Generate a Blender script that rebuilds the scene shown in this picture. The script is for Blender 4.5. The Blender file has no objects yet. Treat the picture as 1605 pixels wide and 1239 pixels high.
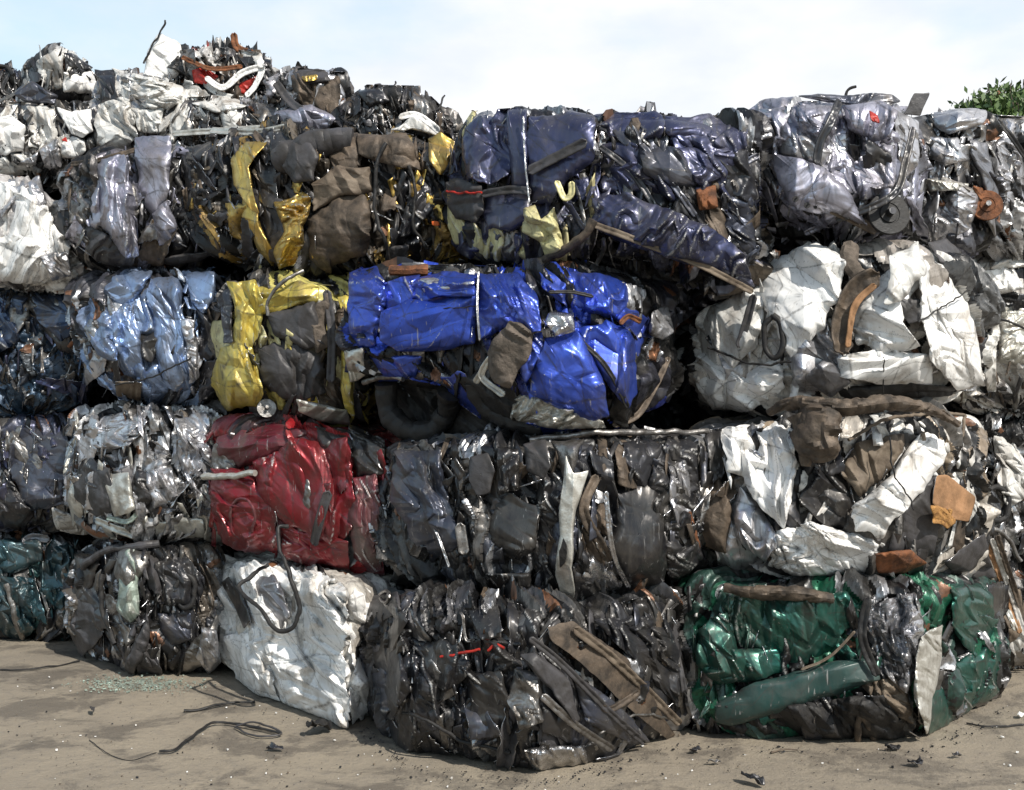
import bpy, math, random
import numpy as np
from mathutils import Vector
R = math.radians
scene = bpy.context.scene
COL = scene.collection
# ------------------------------------------------------------------ camera
F = 1721.0; CX = 802.5; HY = 640.0; CAMZ = 1.6
cam_d = bpy.data.cameras.new("camera"); cam = bpy.data.objects.new("camera", cam_d); COL.objects.link(cam)
cam.location = (0, 0, CAMZ); cam.rotation_euler = (R(90), 0, 0)
cam_d.sensor_width = 36; cam_d.lens = 36 * F / 1605.0
cam_d.shift_y = (HY - 619.5) / 1605.0
cam_d.clip_end = 2000
scene.camera = cam
# ------------------------------------------------------------------ world, sun, exposure
SUN_AZ = 35   # degrees to the right of straight behind the camera
SUN_EL = 44
w = bpy.data.worlds.new("World"); scene.world = w; w.use_nodes = True
nt = w.node_tree; nt.nodes.clear()
out = nt.nodes.new('ShaderNodeOutputWorld'); bg = nt.nodes.new('ShaderNodeBackground'); bg.inputs[1].default_value = 0.094
sky = nt.nodes.new('ShaderNodeTexSky'); sky.sky_type = 'NISHITA'; sky.sun_disc = False
sdir = Vector((math.sin(R(SUN_AZ)) * math.cos(R(SUN_EL)), -math.cos(R(SUN_AZ)) * math.cos(R(SUN_EL)), math.sin(R(SUN_EL))))
sky.sun_elevation = R(SUN_EL); sky.sun_rotation = math.atan2(sdir.x, sdir.y)
sky.air_density = 1.3; sky.dust_density = 2.0; sky.ozone_density = 1.2
tc = nt.nodes.new('ShaderNodeTexCoord')
mp = nt.nodes.new('ShaderNodeMapping'); mp.inputs['Scale'].default_value = (1.0, 1.0, 2.2); mp.inputs['Location'].default_value = (0.35, 0.1, 0.0)
nz = nt.nodes.new('ShaderNodeTexNoise'); nz.inputs['Scale'].default_value = 1.9; nz.inputs['Detail'].default_value = 7; nz.inputs['Roughness'].default_value = 0.55
rp = nt.nodes.new('ShaderNodeValToRGB'); rp.color_ramp.elements[0].position = 0.50; rp.color_ramp.elements[1].position = 0.66
rp.color_ramp.elements[0].color = (0, 0, 0, 1)
# heavier cloud to the front right of the yard, clearer sky to the left and overhead
sx = nt.nodes.new('ShaderNodeSeparateXYZ')
m1 = nt.nodes.new('ShaderNodeMath'); m1.operation = 'MULTIPLY_ADD'; m1.inputs[1].default_value = 0.45; m1.inputs[2].default_value = -0.17
m2 = nt.nodes.new('ShaderNodeMath'); m2.operation = 'MULTIPLY_ADD'; m2.inputs[1].default_value = 0.36
m3 = nt.nodes.new('ShaderNodeMath'); m3.operation = 'ADD'
mix = nt.nodes.new('ShaderNodeMixRGB')
cn = nt.nodes.new('ShaderNodeTexNoise'); cn.inputs['Scale'].default_value = 5.5; cn.inputs['Detail'].default_value = 5
cc = nt.nodes.new('ShaderNodeValToRGB'); cc.color_ramp.elements[0].position = .38; cc.color_ramp.elements[1].position = .6
cc.color_ramp.elements[0].color = (.82, .87, .95, 1); cc.color_ramp.elements[1].color = (1, 1, 1, 1)
cm = nt.nodes.new('ShaderNodeMixRGB'); cm.blend_type = 'MULTIPLY'; cm.inputs[0].default_value = 1; cm.inputs[2].default_value = (10, 10, 10, 1)
nt.links.new(cn.outputs[0], cc.inputs[0]); nt.links.new(cc.outputs[0], cm.inputs[1]); nt.links.new(cm.outputs[0], mix.inputs[2])
L = nt.links.new
L(mp.outputs[0], cn.inputs[0]); L(tc.outputs['Generated'], mp.inputs[0]); L(mp.outputs[0], nz.inputs[0])
L(tc.outputs['Generated'], sx.inputs[0]); L(sx.outputs['X'], m1.inputs[0]); L(sx.outputs['Y'], m2.inputs[0]); L(m1.outputs[0], m2.inputs[2])
L(nz.outputs[0], m3.inputs[0]); L(m2.outputs[0], m3.inputs[1]); L(m3.outputs[0], rp.inputs[0])
hz = nt.nodes.new('ShaderNodeMixRGB'); hz.inputs[2].default_value = (6.9, 8.9, 10.2, 1)   # pale haze low down, bluer overhead
hr = nt.nodes.new('ShaderNodeValToRGB'); hr.color_ramp.elements[0].position = 0.30; hr.color_ramp.elements[0].color = (.88, .88, .88, 1)
hr.color_ramp.elements[1].position = 0.75; hr.color_ramp.elements[1].color = (.05, .05, .05, 1)
L(sx.outputs['Z'], hr.inputs[0]); L(hr.outputs[0], hz.inputs[0])
L(sky.outputs[0], hz.inputs[1])
L(rp.outputs[0], mix.inputs[0]); L(hz.outputs[0], mix.inputs[1]); L(mix.outputs[0], bg.inputs[0]); L(bg.outputs[0], out.inputs[0])
sd = bpy.data.lights.new("sun", 'SUN'); sd.energy = 5.0; sd.angle = R(0.5); sd.color = (1.0, 0.95, 0.87)
sun = bpy.data.objects.new("sun", sd); COL.objects.link(sun); sun.rotation_euler = sdir.to_track_quat('Z', 'Y').to_euler()
sun.location = (3, -3, 8)
scene.view_settings.view_transform = 'Standard'; scene.view_settings.look = 'None'
scene.view_settings.exposure = 0.2; scene.view_settings.gamma = 1.0
scene.cycles.max_bounces = 6

# ------------------------------------------------------------------ numeric helpers
TAB = np.random.RandomState(5).rand(8, 128, 128).astype(np.float64)
def facets(u, v, seed, k=0.9, slope=1.0):
    """upper envelope of randomly tilted patches: flat facets meeting in creases. returns height, gap to the next facet, facet id 0..1"""
    u = u + 37.3 + seed * 3.17; v = v + 11.9 + seed * 5.71
    iu = np.floor(u).astype(int); iv = np.floor(v).astype(int)
    best = np.full(u.shape, -1e9); sec = np.full(u.shape, -1e9); bid = np.zeros(u.shape)
    for di in (-2, -1, 0, 1, 2):
        for dj in (-2, -1, 0, 1, 2):
            if abs(di) + abs(dj) > 3: continue
            a = (iu + di) % 128; b = (iv + dj) % 128
            du = u - (iu + di + TAB[0][a, b]); dv = v - (iv + dj + TAB[1][a, b])
            val = TAB[2][a, b] * 0.7 + slope * ((TAB[3][a, b] - .5) * du + (TAB[4][a, b] - .5) * dv) * 1.6 - k * (du * du + dv * dv)
            m = val > best
            sec = np.where(m, best, np.maximum(sec, val))
            bid = np.where(m, TAB[5][a, b], bid); best = np.where(m, val, best)
    return best, best - sec, bid
def wave(u, v, seed, n=6, f=1.0):
    r = np.random.RandomState(int(seed) % 100000); o = 0
    for i in range(n):
        a = r.rand() * 6.28; ff = f * (0.5 + 1.5 * r.rand())
        o = o + np.sin((u * math.cos(a) + v * math.sin(a)) * ff * 6.28 + r.rand() * 6.28) / (0.5 + ff / f)
    return o / n
def tri(u, v, seed):
    """piecewise-flat relief on a triangle lattice: height, distance to the nearest fold, facet id"""
    u = u + 31.7 + (seed % 89) * 3.17; v = v + 17.9 + (seed % 61) * 5.71
    x = u + v * .57735; y = v * 1.1547
    i = np.floor(x).astype(int); j = np.floor(y).astype(int); fx = x - i; fy = y - j
    k = seed % 4; T = TAB[k]; up = (fx + fy) < 1
    i1, j1 = (i + 1) % 128, (j + 1) % 128; i0, j0 = i % 128, j % 128
    b0 = np.where(up, 1 - fx - fy, fx + fy - 1); b1 = np.where(up, fx, 1 - fx); b2 = np.where(up, fy, 1 - fy)
    h = b0 * np.where(up, T[i0, j0], T[i1, j1]) + b1 * np.where(up, T[i1, j0], T[i0, j1]) + b2 * np.where(up, T[i0, j1], T[i1, j0])
    return h, np.minimum(np.minimum(b0, b1), b2), np.where(up, TAB[5][i0, j0], TAB[6][i0, j0])
def crumple(u, v, seed, cell, aspect=2.5, ang=0.0, amp=0.03, fine=0.5, step=0.0, patches=False):
    """u,v in metres. folds run along ang (0 = along v)"""
    seed = int(seed)
    c, s = math.cos(ang), math.sin(ang)
    a = (u * c + v * s) / cell; b = (-u * s + v * c) / cell
    wa, _, m1 = tri(a * .5, b * .5 / aspect, seed + 41); wb, _, m2 = tri(a * .45 + 9, b * .5, seed + 43); wc, _, _ = tri(a * 1.1, b * .8, seed + 47)
    a2 = a + 1.5 * (wa - .5) + .5 * (wc - .5); b2 = b + 1.2 * (wb - .5)
    h1, g1, t1 = tri(a2, b2 / aspect, seed)
    # long pressed folds with sharp crests
    x = a2 * .8 + .8 * (wc - .5) + .5 * wb; f = np.abs(x - np.round(x)) * 2
    fr = np.abs(x * 1.9 + wb - np.round(x * 1.9 + wb)) * 2
    h2, g2, t2 = tri(a2 * 2.3 + .6 * h1, b2 * 2.3 / aspect ** .6, seed + 1)
    h3, g3, t3 = tri(a2 * 5.5 + h2, b2 * 5 / aspect ** .4, seed + 2)
    h4, _, _ = tri(a2 * 13 + h3, b2 * 12, seed + 3)
    lv = np.clip(wa * 2.2 - .45, .15, 1.3)       # some areas stay smooth, some are badly crushed
    h = 1.7 * h1 + .75 * f * np.clip(wb * 2.5 - .55, 0, 1) + fine * lv * (.48 * h2 + .22 * fr + .13 * h3 + .03 * h4)
    id1, id2, id3 = t1, t2, t3
    if patches:
        q1, gg, id1 = facets(a2 * .75, b2 * .75 / aspect, seed, .7); _, gs, id2 = facets(a2 * 1.9, b2 * 1.9 / aspect, seed + 17, .7); _, _, id3 = facets(a2 * 3.2, b2 * 3.2 / aspect ** .5, seed + 31, .7)
        h = h + step * .8 * (id1 - .5) + step * .45 * (id2 - .5) + step * .2 * (id3 - .5) * lv
        g1 = np.minimum(g1, gg * .6)
    h = h - 1.05 - .15 * fine
    return h * amp * .85, np.minimum(g1, g2 * 1.5 if patches else g2 * 3 + (t2 > .35)), id1, id2, id3

def srgb(r, g, b): 
    f = lambda c: (c / 255 / 12.92) if c / 255 <= 0.04045 else ((c / 255 + 0.055) / 1.055) ** 2.4
    return (f(r), f(g), f(b))

# ------------------------------------------------------------------ materials
def nd(nt, t, **kw):
    n = nt.nodes.new(t)
    for k_, v_ in kw.items(): setattr(n, k_, v_)
    return n
def mixc(nt, fac, a, b, blend='MIX'):
    n = nt.nodes.new('ShaderNodeMixRGB'); n.blend_type = blend
    for i, x in ((0, fac), (1, a), (2, b)):
        if isinstance(x, (int, float)): n.inputs[i].default_value = x
        elif isinstance(x, tuple): n.inputs[i].default_value = (*x[:3], 1)
        else: nt.links.new(x, n.inputs[i])
    return n.outputs[0]
def ramp(nt, fac, els, interp='LINEAR'):
    n = nt.nodes.new('ShaderNodeValToRGB'); cr = n.color_ramp; cr.interpolation = interp
    while len(cr.elements) < len(els): cr.elements.new(0.5)
    for e, (p, c) in zip(cr.elements, els):
        e.position = p; e.color = (c, c, c, 1) if isinstance(c, (int, float)) else (*c[:3], 1)
    nt.links.new(fac, n.inputs[0]); return n.outputs[0]
def noise(nt, vec, scale, detail=4, rough=.55, dist=0.0):
    n = nt.nodes.new('ShaderNodeTexNoise'); n.inputs['Scale'].default_value = scale; n.inputs['Detail'].default_value = detail
    n.inputs['Roughness'].default_value = rough; n.inputs['Distortion'].default_value = dist
    nt.links.new(vec, n.inputs[0]); return n.outputs[0]
def mapped(nt, scale=(1, 1, 1), loc=(0, 0, 0)):
    t = nt.nodes.new('ShaderNodeTexCoord'); m = nt.nodes.new('ShaderNodeMapping')
    m.inputs['Scale'].default_value = scale; m.inputs['Location'].default_value = loc
    nt.links.new(t.outputs['Object'], m.inputs[0]); return m.outputs[0]
def bump(nt, h, strength, dist, prev=None):
    n = nt.nodes.new('ShaderNodeBump'); n.inputs['Strength'].default_value = strength; n.inputs['Distance'].default_value = dist
    nt.links.new(h, n.inputs['Height'])
    if prev is not None: nt.links.new(prev, n.inputs['Normal'])
    return n.outputs[0]
def attr(nt, name):
    n = nt.nodes.new('ShaderNodeAttribute'); n.attribute_name = name; return n.outputs['Fac']
MATS = {}
def newmat(name):
    m = bpy.data.materials.new(name); m.use_nodes = True; nt = m.node_tree; nt.nodes.clear()
    o = nt.nodes.new('ShaderNodeOutputMaterial'); p = nt.nodes.new('ShaderNodeBsdfPrincipled'); nt.links.new(p.outputs[0], o.inputs[0])
    return m, nt, p
def paint(name, col, metallic=0.35, rough=0.3, coat=0.5, dirt=0.45, dirtcol=(0.09, 0.075, 0.06), grime=0.0, bumpy=0.13, film_amt=.38, crack_shade=(0.03, 0.028, 0.026)):
    """old car paint on bent sheet: flakes, road dirt, cracks and painted fold shade along the creases, bare metal on the folds"""
    m, nt, p = newmat(name); lk = nt.links.new
    vec = mapped(nt, (1, 1, .45)); vec2 = mapped(nt, (1, 1, 1), (3, 1, 2))
    n1 = noise(nt, vec, 7, 6, .65, .6); n2 = noise(nt, vec2, 38, 4, .6)
    var = ramp(nt, noise(nt, vec2, 5, 3), [(.3, .75), (.7, 1.12)])
    c = mixc(nt, 1.0, col, var, 'MULTIPLY')
    d = ramp(nt, n1, [(0.62 - dirt * .35, 0.0), (0.80 - dirt * .25, .9)])
    c = mixc(nt, d, c, dirtcol)
    cr = attr(nt, 'crease')   # 1 deep in a fold, where cracks and fold shade are painted dark
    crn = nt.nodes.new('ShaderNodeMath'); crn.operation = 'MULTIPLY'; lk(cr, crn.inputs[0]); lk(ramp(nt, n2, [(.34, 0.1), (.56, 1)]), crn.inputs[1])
    c = mixc(nt, crn.outputs[0], c, crack_shade)
    # dust film, chips down to primer, long scratches
    film = ramp(nt, noise(nt, mapped(nt, (1.4, 1.4, .5), (9, 4, 1)), 3.2, 7, .7), [(.42, 0), (.68, film_amt)])
    c = mixc(nt, film, c, (.17, .155, .135))
    sc = ramp(nt, noise(nt, mapped(nt, (70, 70, 2.2), (2, 5, 8)), 1.0, 3, .5), [(.66, 0), (.70, .55)])
    c = mixc(nt, sc, c, (.33, .32, .31))
    sc2 = ramp(nt, noise(nt, mapped(nt, (2.5, 9, 60), (4, 1, 3)), 1.0, 3, .5), [(.68, 0), (.72, .5)])
    c = mixc(nt, sc2, c, (.05, .045, .04))
    ch = ramp(nt, noise(nt, mapped(nt, (1, 1, .8), (6, 6, 6)), 21, 8, .8), [(.655, 0), (.675, .85)])
    c = mixc(nt, ch, c, (.30, .27, .24))
    wr = attr(nt, 'ridge')
    wn = nt.nodes.new('ShaderNodeMath'); wn.operation = 'MULTIPLY'; lk(wr, wn.inputs[0]); lk(ramp(nt, n2, [(.36, 0), (.52, 1)]), wn.inputs[1])
    c = mixc(nt, wn.outputs[0], c, (0.55, 0.54, 0.52))
    if grime > 0:
        g = ramp(nt, noise(nt, vec2, 16, 6, .75), [(.6 - grime * .2, 0), (.68, 1)])
        c = mixc(nt, g, c, (0.025, 0.023, 0.022))
    lk(c, p.inputs['Base Color'])
    p.inputs['Metallic'].default_value = metallic
    lk(ramp(nt, n1, [(.35, rough), (.7, min(rough + .35, .9))]), p.inputs['Roughness'])
    p.inputs['Coat Weight'].default_value = coat * .35; p.inputs['Coat Roughness'].default_value = 0.2
    h = bump(nt, noise(nt, mapped(nt, (1, 1, .35)), 26, 5, .6, .4), bumpy, .012)
    vo = nt.nodes.new('ShaderNodeTexVoronoi'); vo.inputs['Scale'].default_value = 24; vo.feature = 'F1'; lk(mapped(nt, (1, 1, .5), (1, 7, 3)), vo.inputs[0])
    h = bump(nt, vo.outputs[0], bumpy * .5, .012, h)
    lk(h, p.inputs['Normal'])
    MATS[name] = m; return m
def plain(name, col, metallic=0.0, rough=0.6, col2=None, scale=14, bumpy=.4, coat=0.0):
    m, nt, p = newmat(name); lk = nt.links.new
    v = mapped(nt); n1 = noise(nt, v, scale, 6, .65)
    c2 = col2 if col2 else tuple(x * .45 for x in col)
    lk(mixc(nt, ramp(nt, n1, [(.38, 0), (.64, 1)]), col, c2), p.inputs['Base Color'])
    p.inputs['Metallic'].default_value = metallic; p.inputs['Coat Weight'].default_value = coat
    lk(ramp(nt, n1, [(.3, max(rough - .12, .1)), (.7, min(1, rough + .12))]), p.inputs['Roughness'])
    if metallic < .3: p.inputs['Specular IOR Level'].default_value = .3
    lk(bump(nt, noise(nt, v, scale * 3, 5, .65), bumpy, .008), p.inputs['Normal'])
    MATS[name] = m; return m
WHITE = paint('white_paint', (.84, .83, .81), .03, .28, .6, .26, (.30, .25, .19), film_amt=.12)
paint('dirty_white_paint', (.68, .67, .64), .08, .34, .4, .5, (.20, .165, .13), film_amt=.25)
paint('silver_paint', (.60, .60, .63), .85, .26, .4, .35)
paint('lilac_silver_paint', (.38, .38, .46), .75, .3, .5, .3)
paint('grey_paint', (.22, .225, .25), .7, .3, .4, .35)
paint('light_blue_paint', (.30, .40, .60), .8, .27, .5, .25)
paint('blue_paint', (.034, .080, .46), .72, .25, 1.0, .16, (.05, .05, .07), film_amt=.2)
paint('navy_paint', (.040, .048, .11), .6, .28, .6, .2, (.05, .048, .05))
paint('slate_paint', (.055, .063, .09), .6, .28, .5, .28)
paint('teal_navy_paint', (.025, .075, .095), .7, .24, .7, .22)
paint('deep_blue_paint', (.025, .055, .12), .7, .24, .7, .22)
paint('yellow_paint', (.58, .46, .085), .45, .3, .5, .32, (.14, .10, .05))
paint('gold_paint', (.62, .42, .10), .85, .25, .5, .28, (.09, .06, .03))
paint('cream_paint', (.60, .55, .27), .1, .4, .3, .4, (.2, .15, .08))
paint('red_paint', (.20, .007, .014), .55, .24, .9, .2, (.07, .03, .03), film_amt=.2)
paint('dark_red_paint', (.12, .014, .024), .4, .34, .4, .35)
paint('green_paint', (.010, .092, .070), .72, .26, .8, .26, (.05, .055, .045), film_amt=.3)
paint('teal_plastic', (.008, .042, .038), .0, .42, .2, .3, (.04, .045, .04), film_amt=.2)
paint('pale_green_paint', (.32, .40, .34), .2, .4, .3, .5)
paint('black_paint', (.014, .014, .017), .5, .22, .8, .28, (.05, .046, .04))
paint('charcoal_paint', (.030, .031, .037), .5, .28, .4, .45, (.05, .045, .04), film_amt=.12)
plain('bare_steel', (.58, .58, .60), .95, .28, (.25, .24, .23), 20)
plain('dull_steel', (.30, .29, .28), .85, .42, (.10, .09, .08), 16)
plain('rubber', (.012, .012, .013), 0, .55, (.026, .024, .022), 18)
plain('grey_plastic', (.06, .058, .062), 0, .48, (.035, .032, .03), 10)
plain('rust', (.22, .085, .035), .15, .75, (.07, .035, .022), 18, .8)
plain('brown_dirt_metal', (.125, .095, .07), .25, .6, (.04, .033, .027), 12, .7)
plain('brown_cloth', (.13, .105, .085), 0, .9, (.06, .05, .04), 18, .8)
plain('wood', (.33, .18, .09), 0, .75, (.18, .10, .05), 12, .6)
plain('foam', (.42, .22, .07), 0, .9, (.22, .11, .04), 40, 1)
plain('tan_hide', (.17, .135, .10), 0, .7, (.07, .052, .038), 9, .6)
plain('red_plastic', (.42, .03, .02), 0, .4)
plain('orange_plastic', (.65, .13, .03), 0, .35)
plain('aluminium', (.62, .61, .56), .6, .4, (.34, .32, .28), 16)
def M(n): return MATS[n]

def body_mat(name, pal, black=.26, steel=.12, rust=.05, metallic=.4, rough=.3):
    """pressed mass of a bale: every folded patch of sheet has a colour of its own"""
    m, nt, p = newmat(name); lk = nt.links.new
    tot = sum(x[1] for x in pal); acc = 0; els = []
    for c, wt in pal: els.append((acc / tot, c)); acc += wt
    a1 = attr(nt, 'patch'); a2 = attr(nt, 'patch2'); a3 = attr(nt, 'patch3')
    n1 = noise(nt, mapped(nt), 11, 6, .7); n2 = noise(nt, mapped(nt, (1, 1, .5), (5, 2, 1)), 34, 5, .7)
    c = ramp(nt, a1, els, 'CONSTANT')
    fine = [(0, 1), (black, 0), (1 - steel - rust, 0)]
    isb = ramp(nt, a2, [(0, 1), (black, 0)], 'CONSTANT')
    c = mixc(nt, isb, c, (.008, .008, .009))
    iss = ramp(nt, a2, [(0, 0), (1 - steel, 1)], 'CONSTANT')
    c = mixc(nt, iss, c, (.40, .40, .41))
    isr = ramp(nt, a3, [(0, 0), (1 - rust, 1)], 'CONSTANT')
    c = mixc(nt, isr, c, (.16, .075, .04))
    isk = ramp(nt, a3, [(0, 1), (black * .6, 0)], 'CONSTANT')
    c = mixc(nt, isk, c, (.02, .019, .018))
    c = mixc(nt, ramp(nt, n1, [(.5, 0), (.72, .85)]), c, (.032, .028, .024))
    c = mixc(nt, ramp(nt, n2, [(.69, 0), (.73, 1)]), c, (.45, .44, .42))
    c = mixc(nt, attr(nt, 'crease'), c, (.012, .012, .012))  # fold shade painted near-black along the creases
    lk(c, p.inputs['Base Color'])
    mm = nt.nodes.new('ShaderNodeMath'); mm.operation = 'MULTIPLY_ADD'; mm.inputs[1].default_value = .5; mm.inputs[2].default_value = metallic
    lk(iss, mm.inputs[0]); lk(mm.outputs[0], p.inputs['Metallic'])
    lk(ramp(nt, n1, [(.35, rough - .08), (.68, rough + .35)]), p.inputs['Roughness'])
    p.inputs['Coat Weight'].default_value = .12; p.inputs['Coat Roughness'].default_value = .2
    h = bump(nt, n2, .3, .012)
    vo = nt.nodes.new('ShaderNodeTexVoronoi'); vo.inputs['Scale'].default_value = 30; lk(mapped(nt, (1, 1, .4), (1, 7, 3)), vo.inputs[0])
    h = bump(nt, vo.outputs[0], .25, .02, h)
    lk(h, p.inputs['Normal']); return m

# ------------------------------------------------------------------ mesh helpers
SHARP = 26
def mesh_np(name, V, Q, mats, parent=None, loc=None, smooth=True, fattr=None, vattr=None, midx=None):
    """V (n,3) world coordinates, Q (m,4) quads"""
    me = bpy.data.meshes.new(name)
    o = bpy.data.objects.new(name, me); COL.objects.link(o)
    base = Vector((0, 0, 0))
    if parent is not None: o.parent = parent; base = parent.parent.location if parent.parent else parent.location
    elif loc is not None: base = Vector(loc); o.location = base
    V = np.asarray(V, dtype=np.float32) - np.array(base, dtype=np.float32)
    Q = np.asarray(Q, dtype=np.int32)
    me.vertices.add(len(V)); me.vertices.foreach_set('co', V.ravel())
    n = len(Q); k = Q.shape[1]
    me.loops.add(n * k); me.loops.foreach_set('vertex_index', Q.ravel())
    me.polygons.add(n); me.polygons.foreach_set('loop_start', np.arange(0, n * k, k, dtype=np.int32))
    me.polygons.foreach_set('use_smooth', np.full(n, smooth))
    for m in (mats if isinstance(mats, (list, tuple)) else [mats]): me.materials.append(m)
    if midx is not None: me.polygons.foreach_set('material_index', np.asarray(midx, dtype=np.int32))
    me.update(calc_edges=True); me.validate()
    if smooth: me.set_sharp_from_angle(angle=R(SHARP))
    for d, dom in ((fattr, 'FACE'), (vattr, 'POINT')):
        if d:
            for kk, arr in d.items():
                a = me.attributes.new(kk, 'FLOAT', dom); a.data.foreach_set('value', np.asarray(arr, dtype=np.float32).ravel())
    return o
def gridq(nu, nv, wrap=False):
    """index grid, rows nv, cols nu"""
    i = np.arange(nu if wrap else nu - 1); j = np.arange(nv - 1)
    I, J = np.meshgrid(i, j); I2 = (I + 1) % nu
    return np.stack([J * nu + I, J * nu + I2, (J + 1) * nu + I2, (J + 1) * nu + I], -1).reshape(-1, 4)
def gnormals(X, wrap):
    """normals of grid X (nv,nu,3)"""
    du = (np.roll(X, -1, 1) - np.roll(X, 1, 1)) if wrap else np.gradient(X, axis=1)
    dv = np.gradient(X, axis=0)
    n = np.cross(du, dv); l = np.linalg.norm(n, axis=-1, keepdims=True)
    return n / np.maximum(l, 1e-9)
def solidify(o, t, rim=None):
    md = o.modifiers.new('thickness', 'SOLIDIFY'); md.thickness = t; md.offset = 0
    if rim: o.data.materials.append(rim); md.material_offset_rim = len(o.data.materials) - 1
def tag(o, label=None, cat=None, group=None, kind=None):
    if label: o['label'] = label
    if cat: o['category'] = cat
    if group: o['group'] = group
    if kind: o['kind'] = kind
    return o
def empty(name, loc, label, cat, group=None):
    o = bpy.data.objects.new(name, None); COL.objects.link(o); o.location = loc; o.empty_display_size = .2
    return tag(o, label, cat, group)
def P(px, py, Y): return np.array([(px - CX) / F * Y, Y, CAMZ + (HY - py) / F * Y])
def smooth_path(pts, step):
    """Catmull-Rom through 3D points resampled at step metres"""
    pts = np.asarray(pts, float)
    if len(pts) > 2:
        q = np.vstack([2 * pts[0] - pts[1], pts, 2 * pts[-1] - pts[-2]]); o = []
        for i in range(1, len(q) - 2):
            for t in np.linspace(0, 1, 12, endpoint=False):
                o.append(.5 * (2 * q[i] + (q[i + 1] - q[i - 1]) * t + (2 * q[i - 1] - 5 * q[i] + 4 * q[i + 1] - q[i + 2]) * t * t + (3 * q[i] - q[i - 1] - 3 * q[i + 1] + q[i + 2]) * t ** 3))
        o.append(pts[-1]); pts = np.array(o)
    d = np.r_[0, np.cumsum(np.linalg.norm(np.diff(pts, axis=0), axis=1))]
    n = max(2, int(d[-1] / step) + 1); s = np.linspace(0, d[-1], n)
    return np.stack([np.interp(s, d, pts[:, k]) for k in range(3)], -1)
def tube_geo(path, rad, seg=10, crush=0.0, seed=0):
    path = np.asarray(path); n = len(path)
    T = np.gradient(path, axis=0); T /= np.maximum(np.linalg.norm(T, axis=1, keepdims=True), 1e-9)
    up = np.array([0, 0, 1.0]) if abs(T[0][2]) < .9 else np.array([1.0, 0, 0])
    N = np.zeros_like(T); nrm = np.cross(T[0], up); nrm /= np.linalg.norm(nrm)
    for i in range(n):
        nrm = nrm - T[i] * nrm.dot(T[i]); nrm /= max(np.linalg.norm(nrm), 1e-9); N[i] = nrm
    B = np.cross(T, N)
    a = np.linspace(0, 2 * np.pi, seg, endpoint=False)
    rr = np.repeat((np.zeros(n) + rad)[:, None], seg, 1)
    if crush:
        S, A = np.meshgrid(np.arange(n), a, indexing='ij')
        h, g, i1, i2, i3 = crumple(S * .012, A * .05, seed, .05, 1.5, 0, 1.0, .6)
        rr = rr * (1 + crush * h) * (1 - min(.4, crush * 1.2) * np.abs(np.cos(A - .9 - S * .012)))
    X = path[:, None, :] + rr[..., None] * (np.cos(a)[None, :, None] * N[:, None, :] + np.sin(a)[None, :, None] * B[:, None, :])
    V = X.reshape(-1, 3); Q = gridq(seg, n, True)
    # end caps as quads collapsed onto a centre point
    c0 = len(V); V = np.vstack([V, path[0], path[-1]]); caps = []
    for k in range(0, seg, 2):
        caps.append([c0, (k + 2) % seg, (k + 1) % seg, k]); b = (n - 1) * seg
        caps.append([c0 + 1, b + k, b + (k + 1) % seg, b + (k + 2) % seg])
    return V, np.vstack([Q, caps])
def tube(name, path, rad, mat, parent=None, seg=10, crush=0.0, seed=0, loc=None):
    path = np.array(path, float); n = len(path)
    if n > 5:   # kinks and dents of a used pipe
        al = np.arange(n); sd_ = int(abs(path[0].sum()) * 997) % 5000; rm = float(np.max(rad)); w_ = np.clip(np.minimum(al, n - 1 - al) / 3, 0, 1)
        for k in range(3): path[:, k] += w_ * ((tri(al * .11, al * .03, sd_ + k * 7)[0] - .5) * min(rm * 1.1 + .006, .018) + (tri(al * .4, al * .1, sd_ + k)[0] - .5) * min(rm * .3, .006))
        rad = (np.zeros(n) + rad) * (.82 + .36 * tri(al * .2, al * .07, sd_ + 3)[0])
    V, Q = tube_geo(path, rad, seg, crush, seed)
    return mesh_np(name, V, Q, mat, parent, loc)
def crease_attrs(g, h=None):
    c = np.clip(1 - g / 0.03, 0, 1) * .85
    r = np.zeros_like(g)
    if h is not None and min(h.shape) > 4:
        lap = -(np.roll(h, 1, 0) + np.roll(h, -1, 0) + np.roll(h, 1, 1) + np.roll(h, -1, 1) - 4 * h)
        r = np.clip(lap / (np.std(lap) + 1e-9) - 1.3, 0, 1); r[0] = r[-1] = 0; r[:, 0] = r[:, -1] = 0
    return c, r
SEED = [100]
def nseed(): SEED[0] += 7; return SEED[0]

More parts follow.
